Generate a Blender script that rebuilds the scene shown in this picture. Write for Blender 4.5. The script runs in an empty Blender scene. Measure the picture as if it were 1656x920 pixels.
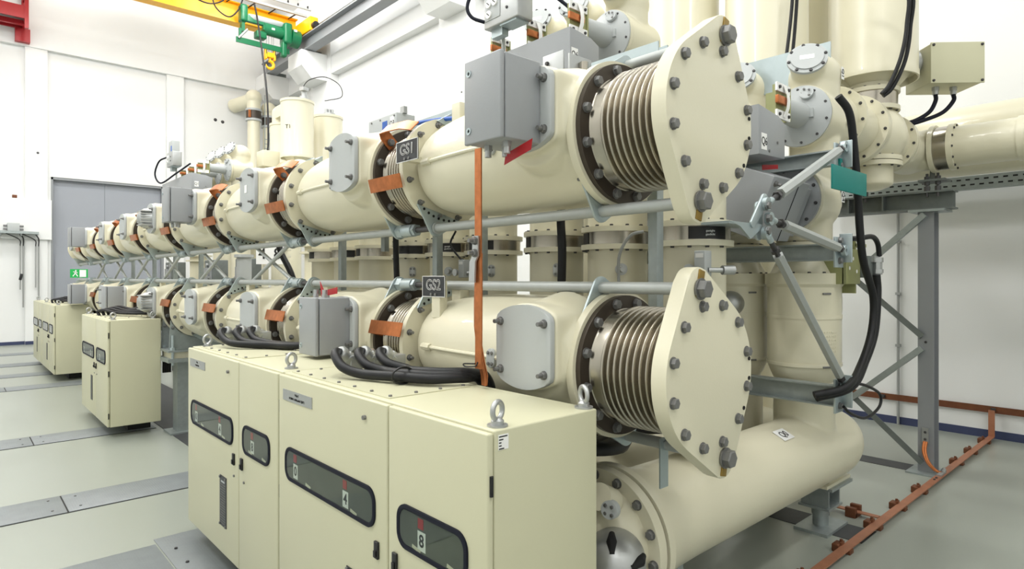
import bpy, bmesh, math, random
from mathutils import Vector, Matrix
random.seed(7)
PI = math.pi
SC = bpy.context.scene
COL = SC.collection
V = Vector

# ------------------------------------------------------------------ materials
def lin(c):
    c = c / 255.0
    return c / 12.92 if c <= 0.04045 else ((c + 0.055) / 1.055) ** 2.4

def mat(name, rgb, rough=0.5, metal=0.0, var=0.06, scale=6.0, bump=0.0, bscale=60.0, coat=0.0, spec=0.5):
    m = bpy.data.materials.new(name); m.use_nodes = True
    nt = m.node_tree; N = nt.nodes; L = nt.links
    b = N['Principled BSDF']
    b.inputs['Roughness'].default_value = rough
    b.inputs['Metallic'].default_value = metal
    b.inputs['Coat Weight'].default_value = coat
    b.inputs['Specular IOR Level'].default_value = spec
    col = (lin(rgb[0]), lin(rgb[1]), lin(rgb[2]), 1)
    tc = N.new('ShaderNodeTexCoord')
    if var > 0:
        nz = N.new('ShaderNodeTexNoise'); nz.inputs['Scale'].default_value = scale
        nz.inputs['Detail'].default_value = 4
        L.new(tc.outputs['Object'], nz.inputs['Vector'])
        mx = N.new('ShaderNodeMix'); mx.data_type = 'RGBA'
        mx.inputs[6].default_value = tuple(max(0, c * (1 - var)) for c in col[:3]) + (1,)
        mx.inputs[7].default_value = tuple(min(1, c * (1 + var)) for c in col[:3]) + (1,)
        L.new(nz.outputs['Fac'], mx.inputs[0]); L.new(mx.outputs[2], b.inputs['Base Color'])
    else:
        b.inputs['Base Color'].default_value = col
    if bump > 0:
        n2 = N.new('ShaderNodeTexNoise'); n2.inputs['Scale'].default_value = bscale
        L.new(tc.outputs['Object'], n2.inputs['Vector'])
        bp = N.new('ShaderNodeBump'); bp.inputs['Strength'].default_value = bump
        bp.inputs['Distance'].default_value = 0.01
        L.new(n2.outputs['Fac'], bp.inputs['Height']); L.new(bp.outputs[0], b.inputs['Normal'])
    return m

M = {}
M['cream'] = mat('cream_paint', (218, 213, 189), 0.34, 0, 0.025, 3, 0.03, 90, coat=0.15)
M['cream_cab'] = mat('cream_cabinet_paint', (199, 197, 168), 0.42, 0, 0.015, 2, 0.02, 160)
M['grey'] = mat('grey_box_paint', (150, 153, 156), 0.42, 0, 0.03, 4, 0.03, 120)
M['lgrey'] = mat('light_grey_paint', (178, 182, 182), 0.45, 0, 0.03, 4, 0.03, 120)
M['galv'] = mat('galvanised_steel', (160, 168, 168), 0.46, 0.55, 0.18, 26, 0.03, 60)
M['galv_rod'] = mat('galvanised_rod', (172, 176, 174), 0.5, 0.35, 0.08, 20)
M['zinc'] = mat('bright_zinc', (176, 188, 191), 0.4, 0.6, 0.1, 14)
M['dark_ring'] = mat('dark_bronze_ring', (70, 62, 54), 0.42, 0.35, 0.15, 9)
M['steel'] = mat('stainless_steel', (176, 170, 158), 0.26, 1.0, 0.08, 12)
M['bolt'] = mat('bolt_steel', (122, 122, 121), 0.45, 0.45, 0.1, 60)
M['bolt_dark'] = mat('bolt_dark', (72, 71, 72), 0.45, 0.4, 0.1, 60)
M['alu'] = mat('cast_aluminium', (178, 180, 180), 0.4, 0.75, 0.08, 18, 0.05, 80)
M['copper'] = mat('copper_bar', (186, 114, 70), 0.36, 0.85, 0.45, 24)
M['copper_dull'] = mat('copper_dull', (178, 122, 94), 0.5, 0.5, 0.2, 12)
M['copper_dark'] = mat('copper_tarnished', (112, 68, 44), 0.55, 0.4, 0.3, 14)
M['brass'] = mat('brass_shim', (150, 124, 62), 0.45, 0.6, 0.15, 20)
M['cable'] = mat('cable_black', (20, 21, 24), 0.48, 0, 0.1, 8, spec=0.35)
M['rubber'] = mat('gasket_rubber', (17, 20, 34), 0.65, 0, 0.0, spec=0.25)
M['black'] = mat('black_plastic', (20, 20, 22), 0.45, 0, 0.0)
M['hole'] = mat('hole_dark', (9, 9, 10), 0.8, 0, 0.0)
M['interior'] = mat('cabinet_inside', (86, 90, 82), 0.8, 0, 0.35, 9)
M['white'] = mat('white_label', (240, 240, 238), 0.5, 0, 0.0)
M['red'] = mat('red_tag', (170, 24, 32), 0.45, 0, 0.03)
M['green'] = mat('green_enamel', (0, 100, 60), 0.35, 0, 0.05)
M['teal'] = mat('teal_panel', (0, 124, 118), 0.55, 0, 0.03)
M['yellow'] = mat('crane_yellow', (244, 178, 10), 0.4, 0, 0.04)
M['redpaint'] = mat('red_steel_paint', (160, 16, 26), 0.4, 0, 0.05)
M['sign'] = mat('black_sign', (34, 36, 40), 0.4, 0, 0.02)
M['ink'] = mat('ink', (18, 18, 20), 0.6, 0, 0.0)
M['olive'] = mat('olive_insulator', (150, 152, 104), 0.5, 0, 0.05)
M['railsteel'] = mat('rail_steel', (140, 143, 146), 0.5, 0.2, 0.06, 3)
M['wall'] = mat('wall_paint', (226, 227, 226), 0.75, 0, 0.012, 0.7, 0.03, 30)
M['door'] = mat('door_grey', (150, 154, 162), 0.5, 0, 0.04, 0.8)
M['base'] = mat('skirting_navy', (52, 60, 92), 0.55, 0, 0.05)
M['dirty'] = mat('dirty_grey_steel', (112, 118, 116), 0.55, 0.35, 0.25, 12)
M['darkfloor'] = mat('trench_dark', (64, 66, 68), 0.6, 0, 0.25, 9)
M['plinth'] = mat('plinth_black', (26, 26, 26), 0.7, 0, 0.1)
M['blue'] = mat('blue_sticker', (44, 92, 176), 0.5, 0, 0.0)
M['exitg'] = mat('exit_green', (20, 168, 76), 0.5, 0, 0.0)
M['brown_pvc'] = mat('grey_conduit', (150, 152, 150), 0.5, 0, 0.03)

# floor: glossy grey-green epoxy with soft mottling
def floor_mat():
    m = mat('epoxy_floor', (150, 155, 146), 0.3, 0, 0.06, 0.9)
    nt = m.node_tree; N = nt.nodes; L = nt.links; b = N['Principled BSDF']
    b.inputs['Roughness'].default_value = 0.3
    return m
M['floor'] = floor_mat()

# checker plate: galvanised plate with raised tear pattern (bump)
def checker_mat():
    m = mat('checker_plate', (138, 144, 147), 0.42, 0.35, 0.16, 7)
    nt = m.node_tree; N = nt.nodes; L = nt.links; b = N['Principled BSDF']
    tc = [n for n in N if n.type == 'TEX_COORD'][0]
    mp = N.new('ShaderNodeMapping'); mp.inputs['Scale'].default_value = (22, 22, 22); mp.inputs['Rotation'].default_value = (0, 0, PI / 4)
    L.new(tc.outputs['Object'], mp.inputs['Vector'])
    ck = N.new('ShaderNodeTexBrick'); ck.inputs['Scale'].default_value = 1.0; ck.inputs['Mortar Size'].default_value = 0.09
    ck.inputs['Color1'].default_value = (0.9, 0.9, 0.9, 1); ck.inputs['Color2'].default_value = (0.2, 0.2, 0.2, 1); ck.inputs['Mortar'].default_value = (0, 0, 0, 1)
    L.new(mp.outputs[0], ck.inputs['Vector'])
    bp = N.new('ShaderNodeBump'); bp.inputs['Strength'].default_value = 0.9; bp.inputs['Distance'].default_value = 0.008
    L.new(ck.outputs['Color'], bp.inputs['Height']); L.new(bp.outputs[0], b.inputs['Normal'])
    return m
M['checker'] = checker_mat()

def glass_mat():
    m = bpy.data.materials.new('window_glass'); m.use_nodes = True
    nt = m.node_tree; N = nt.nodes; L = nt.links
    N.clear()
    out = N.new('ShaderNodeOutputMaterial'); mix = N.new('ShaderNodeMixShader')
    tr = N.new('ShaderNodeBsdfTransparent'); tr.inputs[0].default_value = (0.84, 0.87, 0.84, 1)
    gl = N.new('ShaderNodeBsdfGlossy'); gl.inputs['Roughness'].default_value = 0.03
    fr = N.new('ShaderNodeFresnel'); fr.inputs[0].default_value = 1.5
    ge = N.new('ShaderNodeNewGeometry'); iv = N.new('ShaderNodeMath'); iv.operation = 'SUBTRACT'; iv.inputs[0].default_value = 1.0
    L.new(ge.outputs['Backfacing'], iv.inputs[1]); ml = N.new('ShaderNodeMath'); ml.operation = 'MULTIPLY'
    L.new(fr.outputs[0], ml.inputs[0]); L.new(iv.outputs[0], ml.inputs[1]); L.new(ml.outputs[0], mix.inputs[0]); L.new(tr.outputs[0], mix.inputs[1]); L.new(gl.outputs[0], mix.inputs[2])
    L.new(mix.outputs[0], out.inputs[0])
    return m
M['glass'] = glass_mat()

# ------------------------------------------------------------------ object helpers
ORG = {}
def org(o): return ORG[o.name] if o is not None else V((0, 0, 0))

def tag(o, label, cat, group=None):
    o['label'] = label; o['category'] = cat
    if group: o['group'] = group
    return o

def thing(name, loc, label, cat, group=None):
    o = bpy.data.objects.new(name, None); COL.objects.link(o)
    o.empty_display_size = 0.1
    o.location = V(loc); ORG[o.name] = V(loc)
    return tag(o, label, cat, group)

def frame(axis):
    a = V(axis).normalized()
    up = V((0, 0, 1)) if abs(a.z) < 0.95 else V((0, 1, 0))
    u = up.cross(a).normalized(); w = a.cross(u)
    return a, u, w

class MB:
    def __init__(s): s.bm = bmesh.new()
    def _face(s, vs):
        try: s.bm.faces.new(vs)
        except ValueError: pass
    def box(s, c, d, rot=None, bevel=0.0):
        c = V(c); hx, hy, hz = d[0] / 2, d[1] / 2, d[2] / 2
        pts = [V((x * hx, y * hy, z * hz)) for z in (-1, 1) for y in (-1, 1) for x in (-1, 1)]
        if rot is not None: pts = [rot @ p for p in pts]
        vs = [s.bm.verts.new(c + p) for p in pts]
        fs = [(0, 2, 3, 1), (4, 5, 7, 6), (0, 1, 5, 4), (2, 6, 7, 3), (0, 4, 6, 2), (1, 3, 7, 5)]
        faces = [s.bm.faces.new([vs[i] for i in f]) for f in fs]
        if bevel > 0:
            es = set(e for f in faces for e in f.edges)
            bmesh.ops.bevel(s.bm, geom=list(es), offset=bevel, segments=3, profile=0.5, affect='EDGES')
        return s
    def bx(s, x0, x1, y0, y1, z0, z1, bevel=0.0):
        return s.box(((x0 + x1) / 2, (y0 + y1) / 2, (z0 + z1) / 2), (abs(x1 - x0), abs(y1 - y0), abs(z1 - z0)), None, bevel)
    def lathe(s, prof, o=(0, 0, 0), axis=(0, 1, 0), seg=48, phase=0.0, a0=0.0, a1=2 * PI):
        """prof: list of (radius, height along axis)"""
        a, u, w = frame(axis); o = V(o); full = abs(a1 - a0 - 2 * PI) < 1e-6
        n = seg if full else seg + 1
        rings = []
        for r, h in prof:
            if r < 1e-6:
                rings.append([s.bm.verts.new(o + a * h)])
            else:
                rings.append([s.bm.verts.new(o + a * h + (u * math.cos(phase + a0 + (a1 - a0) * i / seg) + w * math.sin(phase + a0 + (a1 - a0) * i / seg)) * r) for i in range(n)])
        for A, B in zip(rings[:-1], rings[1:]):
            m = n if full else n - 1
            for i in range(m):
                j = (i + 1) % n
                if len(A) == 1 and len(B) == 1: continue
                if len(A) == 1: s._face([A[0], B[i], B[j]][::-1])
                elif len(B) == 1: s._face([A[i], A[j], B[0]])
                else: s._face([A[i], A[j], B[j], B[i]])
        return s
    def cyl(s, p0, p1, r, seg=24, r2=None, phase=0.0):
        p0 = V(p0); p1 = V(p1); L = (p1 - p0).length
        r2 = r if r2 is None else r2
        return s.lathe([(0, 0), (r, 0), (r2, L), (0, L)], p0, p1 - p0, seg, phase)
    def ring(s, o, axis, r0, r1, h0, h1, seg=48):
        return s.lathe([(r0, h0), (r1, h0), (r1, h1), (r0, h1), (r0, h0)], o, axis, seg)
    def prism(s, pts, depth, o, ux, uy, bevel=0.0):
        """2-D outline pts in the (ux,uy) plane through o, extruded by depth along ux x uy (centred at start)"""
        ux = V(ux); uy = V(uy); n = ux.cross(uy); o = V(o)
        a = [s.bm.verts.new(o + ux * x + uy * y) for x, y in pts]
        b = [s.bm.verts.new(o + ux * x + uy * y + n * depth) for x, y in pts]
        f1 = s.bm.faces.new(a[::-1]); f2 = s.bm.faces.new(b); k = len(pts)
        for i in range(k): s.bm.faces.new([a[i], a[(i + 1) % k], b[(i + 1) % k], b[i]])
        if bevel > 0:
            es = list(set(list(f1.edges) + list(f2.edges)))
            bmesh.ops.bevel(s.bm, geom=es, offset=bevel, segments=2, profile=0.5, affect='EDGES')
        return s
    def tube(s, pts, r, seg=10, closed=False, cap=True):
        pts = [V(p) for p in pts]; n = len(pts); rings = []
        prev = None
        for i, p in enumerate(pts):
            if closed: t = pts[(i + 1) % n] - pts[i - 1]
            else: t = pts[min(i + 1, n - 1)] - pts[max(i - 1, 0)]
            t.normalize()
            if prev is None:
                a, u, w = frame(t)
            else:
                u = prev - t * prev.dot(t)
                if u.length < 1e-6: a, u, w = frame(t)
                u.normalize(); w = t.cross(u)
            prev = u
            rr = r[i] if isinstance(r, (list, tuple)) else r
            rings.append([s.bm.verts.new(p + (u * math.cos(2 * PI * k / seg) + w * math.sin(2 * PI * k / seg)) * rr) for k in range(seg)])
        m = n if closed else n - 1
        for i in range(m):
            A, B = rings[i], rings[(i + 1) % n]
            for k in range(seg): s._face([A[k], A[(k + 1) % seg], B[(k + 1) % seg], B[k]])
        if not closed and cap:
            s._face(rings[0][::-1]); s._face(rings[-1])
        return s
    def strip(s, pts, width, thick, wdir):
        """flat bar following pts, width along wdir"""
        wd = V(wdir).normalized(); pts = [V(p) for p in pts]; n = len(pts); secs = []
        for i, p in enumerate(pts):
            t = (pts[min(i + 1, n - 1)] - pts[max(i - 1, 0)]).normalized()
            nn = t.cross(wd).normalized()
            secs.append([s.bm.verts.new(p + wd * a * width / 2 + nn * b * thick / 2) for a, b in ((-1, -1), (1, -1), (1, 1), (-1, 1))])
        for A, B in zip(secs[:-1], secs[1:]):
            for k in range(4): s._face([A[k], A[(k + 1) % 4], B[(k + 1) % 4], B[k]])
        s._face(secs[0][::-1]); s._face(secs[-1])
        return s
    def sphere(s, c, r, seg=24, rings=14, sc=(1, 1, 1)):
        mtx = Matrix.Translation(V(c)) @ Matrix.Diagonal((r * sc[0], r * sc[1], r * sc[2], 1))
        bmesh.ops.create_uvsphere(s.bm, u_segments=seg, v_segments=rings, radius=1, matrix=mtx)
        return s
    def mesh(s, name, m, shift=(0, 0, 0), angle=38):
        bmesh.ops.recalc_face_normals(s.bm, faces=s.bm.faces)
        sh = V(shift)
        for v in s.bm.verts: v.co -= sh
        me = bpy.data.meshes.new(name); s.bm.to_mesh(me); s.bm.free()
        me.materials.append(M[m] if isinstance(m, str) else m)
        me.polygons.foreach_set('use_smooth', [True] * len(me.polygons))
        me.set_sharp_from_angle(angle=math.radians(angle))
        return me
    def build(s, name, m, parent=None, angle=38):
        """coordinates are world coordinates; parts take their thing's origin"""
        if parent is None:
            xs = [v.co.x for v in s.bm.verts]; ys = [v.co.y for v in s.bm.verts]; zs = [v.co.z for v in s.bm.verts]
            o = V(((min(xs) + max(xs)) / 2, (min(ys) + max(ys)) / 2, min(zs)))
        else: o = org(parent)
        me = s.mesh(name, m, o, angle)
        ob = bpy.data.objects.new(name, me); COL.objects.link(ob)
        if parent is None: ob.location = o
        else: ob.parent = parent
        ORG[ob.name] = o
        return ob

def inst(name, me, parent, loc, rot=None):
    """one more object sharing a mesh; loc in world coordinates"""
    ob = bpy.data.objects.new(name, me); COL.objects.link(ob)
    o = org(parent)
    if parent is not None: ob.parent = parent
    ob.location = V(loc) - o
    if rot is not None: ob.rotation_euler = rot
    ORG[ob.name] = V(loc)
    return ob

def structure(mb, name, m, angle=38):
    o = mb.build(name, m, None, angle); o['kind'] = 'structure'; return o

def text(body, size, c, facing, m, parent, name='lettering', outline=False, bold=0.0, xs=1.0):
    cu = bpy.data.curves.new(name, 'FONT'); cu.body = body; cu.size = size
    cu.align_x = 'CENTER'; cu.align_y = 'CENTER'; cu.resolution_u = 3
    if outline: cu.fill_mode = 'NONE'; cu.bevel_depth = size * 0.016; cu.bevel_resolution = 0
    else: cu.extrude = 0.0006; cu.offset = bold
    t = bpy.data.objects.new(name, cu); COL.objects.link(t)
    bpy.context.view_layer.update()
    dg = bpy.context.evaluated_depsgraph_get()
    me = bpy.data.meshes.new_from_object(t.evaluated_get(dg))
    bpy.data.objects.remove(t); bpy.data.curves.remove(cu)
    ux, uy = facing; ux = V(ux).normalized(); uy = V(uy).normalized(); n = ux.cross(uy)
    o = org(parent); c = V(c)
    for v in me.vertices:
        v.co = c + ux * (v.co.x * xs) + uy * v.co.y + n * v.co.z - o
    me.materials.clear(); me.materials.append(M[m])
    ob = bpy.data.objects.new(name, me); COL.objects.link(ob); ob.parent = parent; ORG[ob.name] = o
    return ob
FX = ((0, -1, 0), (0, 0, 1))      # a face looking towards -x
FY = ((1, 0, 0), (0, 0, 1))       # a face looking towards -y

def hull(pts):
    pts = sorted(set((round(x, 6), round(y, 6)) for x, y in pts))
    def half(ps):
        h = []
        for p in ps:
            while len(h) > 1 and (h[-1][0] - h[-2][0]) * (p[1] - h[-2][1]) - (h[-1][1] - h[-2][1]) * (p[0] - h[-2][0]) <= 0: h.pop()
            h.append(p)
        return h
    a = half(pts); b = half(pts[::-1])
    return a[:-1] + b[:-1]
def circ(cx, cy, r, n=48, a0=0, a1=2 * PI):
    return [(cx + r * math.cos(a0 + (a1 - a0) * i / n), cy + r * math.sin(a0 + (a1 - a0) * i / n)) for i in range(n)]
def rrect(w, h, r, n=6):
    out = []
    for cx, cy, a in ((w / 2 - r, h / 2 - r, 0), (-w / 2 + r, h / 2 - r, PI / 2), (-w / 2 + r, -h / 2 + r, PI), (w / 2 - r, -h / 2 + r, 1.5 * PI)):
        out += [(cx + r * math.cos(a + PI / 2 * i / n), cy + r * math.sin(a + PI / 2 * i / n)) for i in range(n + 1)]
    return out
def spline(pts, n=8):
    pts = [V(p) for p in pts]; out = []
    P = [pts[0] * 2 - pts[1]] + pts + [pts[-1] * 2 - pts[-2]]
    for i in range(1, len(P) - 2):
        p0, p1, p2, p3 = P[i - 1], P[i], P[i + 1], P[i + 2]
        for k in range(n):
            t = k / n
            out.append(0.5 * ((2 * p1) + (p2 - p0) * t + (2 * p0 - 5 * p1 + 4 * p2 - p3) * t * t + (3 * p1 - p0 - 3 * p2 + p3) * t ** 3))
    out.append(pts[-1]); return out
def rmesh(mb_fn, name, m, voxel, smooth=8):
    """several crossing shapes melted into one cast body"""
    me = mb_fn.mesh(name + '_raw', m)
    ob = bpy.data.objects.new(name + '_raw', me); COL.objects.link(ob)
    r = ob.modifiers.new('r', 'REMESH'); r.mode = 'VOXEL'; r.voxel_size = voxel
    s = ob.modifiers.new('s', 'SMOOTH'); s.iterations = smooth; s.factor = 0.5
    bpy.context.view_layer.update()
    dg = bpy.context.evaluated_depsgraph_get()
    out = bpy.data.meshes.new_from_object(ob.evaluated_get(dg))
    out.name = name
    bpy.data.objects.remove(ob)
    out.materials.clear(); out.materials.append(M[m])
    out.polygons.foreach_set('use_smooth', [True] * len(out.polygons))
    return out

# bolt meshes shared by every bolt of the kind; local +Z points out of the face
def hexbolt(r, h, m, name, washer=True, stud=0.0):
    b = MB()
    if washer: b.cyl((0, 0, 0), (0, 0, h * 0.2), r * 1.15, 16)
    b.lathe([(0, 0), (r, 0), (r, h * 0.9), (r * 0.85, h), (0, h)], (0, 0, 0), (0, 0, 1), 6)
    if stud: b.cyl((0, 0, h), (0, 0, h + stud), r * 0.55, 10)
    return b.mesh(name, m, angle=30)
B_HEX = hexbolt(0.0185, 0.019, 'bolt', 'hex_bolt')
B_BIG = hexbolt(0.034, 0.034, 'bolt', 'tie_bolt')
B_NUT = hexbolt(0.015, 0.013, 'bolt', 'hex_nut', True, 0.02)
B_SM = hexbolt(0.0095, 0.009, 'bolt_dark', 'small_bolt')
B_TINY = hexbolt(0.008, 0.006, 'bolt', 'screw', False)
B_COVER = hexbolt(0.0155, 0.015, 'bolt', 'cover_nut', True, 0.022)
ROT = {'-y': (PI / 2, 0, 0), '+y': (-PI / 2, 0, 0), '-x': (0, -PI / 2, 0), '+x': (0, PI / 2, 0), '+z': (0, 0, 0), '-z': (PI, 0, 0)}
def bolt(me, parent, loc, d, name='bolt'):
    r = ROT[d] if isinstance(d, str) else V(d).to_track_quat('Z', 'Y').to_euler()
    return inst(name, me, parent, loc, r)
def bolt_circle(me, parent, c, axis, r, n, d, phase=0.0, name='bolt', keep=None):
    a, u, w = frame(axis); c = V(c)
    for i in range(n):
        t = phase + 2 * PI * i / n
        p = c + (u * math.cos(t) + w * math.sin(t)) * r
        if keep is None or keep(p): bolt(me, parent, p, d, name)
ORD = ['nearest', 'second', 'third', 'fourth', 'fifth', 'sixth', 'seventh', 'eighth', 'ninth', 'tenth']
# ------------------------------------------------------------------ busbar rows
XA, ZU, ZL, Y0, PIT = 2.06, 2.285, 1.345, 1.60, 1.53
LV, NM = 1.24, 9                              # vessel length, modules per row
RB = 0.275

def cover_outline(w, h, sag=0.045, cr=0.03):
    """rectangle with arched top and bottom, rounded corners"""
    hw = w / 2; pts = []
    hs = h / 2 - sag
    n = 10
    R = (hw * hw + sag * sag) / (2 * sag)
    for i in range(n + 1):
        x = hw - cr - (2 * hw - 2 * cr) * i / n
        pts.append((x, hs + math.sqrt(max(0, R * R - x * x)) - (R - sag)))
    pts = [(hw, hs - cr * 0.6), (hw - cr * 0.25, hs + cr * 0.1)] + pts + [(-hw + cr * 0.25, hs + cr * 0.1), (-hw, hs - cr * 0.6)]
    return pts + [(-x, -y) for x, y in pts]

def body_r(y):
    if y < 0.06: return 0.255 + 0.02 * (y / 0.06)
    if y < 0.62: return RB
    if y < 1.20: return 0.195 + 0.08 * math.sqrt(max(0, 1 - ((y - 0.62) / 0.58) ** 2))
    return 0.195
def make_body():
    b = MB()
    prof = [(0, 0.0)] + [(body_r(y), y) for y in [0.0, 0.03, 0.06, 0.2, 0.4, 0.62] + [0.62 + 0.58 * math.sin(PI / 2 * i / 12) for i in range(1, 13)]] + [(0.195, LV), (0, LV)]
    b.lathe(prof, (0, 0, 0), (0, 1, 0), 64)
    b.prism([(y, z) for y, z in cover_outline(0.325, 0.35)], 0.255, (-0.345, 0.205, 0.08), (0, 1, 0), (0, 0, 1))
    # the casting swells where the nozzle leaves the barrel
    b.lathe([(0, -0.30), (0.185, -0.30), (0.215, -0.24), (0.25, -0.10), (0, -0.10)], (0, 0.205, 0.05), (1, 0, 0), 40)
    return rmesh(b, 'vessel_body', 'cream', 0.0095, 7)
ME_BODY = make_body()
ME_FL_N = MB().ring((0, 0, 0), (0, 1, 0), 0.19, 0.300, 0.0, 0.034, 72).mesh('flange', 'cream')
ME_FL_F = MB().ring((0, LV - 0.034, 0), (0, 1, 0), 0.19, 0.292, 0.0, 0.034, 72).mesh('flange', 'cream')
ME_COVER = MB().prism(cover_outline(0.315, 0.335), -0.028, (-0.345, 0.205, 0.08), (0, 1, 0), (0, 0, 1), 0.006).mesh('cover_plate', 'lgrey')
def rib_mesh():
    b = MB()
    pts = [(-body_r(y) - 0.002, y, 0.004) for y in (0.42, 0.5, 0.62, 0.72, 0.82, 0.92, 1.0)]
    b.tube(pts, 0.010, 8)
    b.tube([pts[-1], (-body_r(1.08) - 0.004, 1.08, 0.004)], 0.019, 8)
    return b.mesh('seam_rib', 'cream')
ME_RIB = rib_mesh()
ME_PORT = MB().prism(rrect(0.052, 0.085, 0.024), -0.016, (-0.272, 0.50, 0.0), (0, 1, 0), (0, 0, 1), 0.003).mesh('pressure_port', 'lgrey')
ROD = {'upper': ((-0.085, -0.315), (0.085, 0.315)), 'lower': ((-0.085, 0.315), (0.085, -0.315))}
def ear_mesh(rod, y0):
    dx, dz = rod; a = math.atan2(dz, dx)
    pts = hull(circ(dx, dz, 0.046, 24) + [(0.283 * math.cos(a + t), 0.283 * math.sin(a + t)) for t in (-0.56, -0.3, 0.3, 0.56)])
    return MB().prism([(x, z) for x, z in pts], -0.011, (0, y0, 0), (1, 0, 0), (0, 0, 1), 0.002).mesh('ear_plate', 'zinc')
ME_EAR = {row: [(ear_mesh(r, 0.036), ear_mesh(r, LV - 0.047)) for r in ROD[row]] for row in ROD}
def lug_mesh(top):
    b = MB()     # lifting stub with two holes on the crown near the far flange
    z = math.sqrt(body_r(1.02) ** 2 - 0.05 ** 2)
    b.bx(-0.085, -0.03, 0.985, 1.055, z - 0.03, z + 0.085, 0.004)
    return b.mesh('lifting_stub', 'cream')
ME_STUB = lug_mesh(True)

ME_HOLE = MB().cyl((0, 0, 0), (0, 0, 0.0012), 0.0075, 14).mesh('ear_hole', 'hole')
BELL = {}
def bellows_mesh(L, n, y_start):
    """corrugated tube along +y from y_start"""
    prof = [(0.212, y_start), (0.212, y_start + L * 0.04)]
    N = n * 10
    a, bb = y_start + L * 0.05, y_start + L * 0.84
    for i in range(N + 1):
        t = i / N
        c = -math.cos(2 * PI * n * t)
        c = math.copysign(abs(c) ** 0.6, c)
        prof.append((0.226 + 0.016 * c, a + (bb - a) * t))
    prof += [(0.224, y_start + L * 0.86), (0.224, y_start + L * 0.985), (0.23, y_start + L)]
    return MB().lathe(prof, (0, 0, 0), (0, 1, 0), 72).mesh('corrugated_tube', 'steel', angle=80)
ME_RING = MB().ring((0, -0.022, 0), (0, 1, 0), 0.215, 0.283, 0.0, 0.022, 72).mesh('end_ring', 'dark_ring')
ME_BEL = bellows_mesh(0.268, 8, -0.29)
ME_BEL0 = bellows_mesh(0.328, 9, -0.35)
ME_RING_F = MB().ring((0, -0.29, 0), (0, 1, 0), 0.2, 0.27, 0.0, 0.016, 72).mesh('end_ring', 'dark_ring')

KIND_U = ['box', 'cover', 'cover', 'box', 'drive', 'cover', 'cover', 'box', 'cover']
KIND_L = ['cover', 'box', 'cover', 'cover', 'drive', 'box', 'cover', 'box', 'cover']

def drive_mesh():
    """cast drive housing with cooling slots on the cover plate (local to the vessel)"""
    b = MB()
    b.lathe([(0, -0.50), (0.045, -0.495), (0.085, -0.47), (0.108, -0.43), (0.118, -0.373), (0, -0.373)], (0, 0.205, 0.08), (1, 0, 0), 36)
    for i in range(6):
        z = 0.08 - 0.075 + 0.03 * i
        b.bx(-0.48, -0.373, 0.205 - 0.112, 0.205 + 0.112, z - 0.006, z + 0.006)
    return b.mesh('drive_housing', 'alu')
ME_DRIVE = drive_mesh()
ME_DRBOX = MB().bx(-0.45, -0.373, 0.30, 0.37, 0.0, 0.07, 0.006).mesh('connector_box', 'grey')

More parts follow.
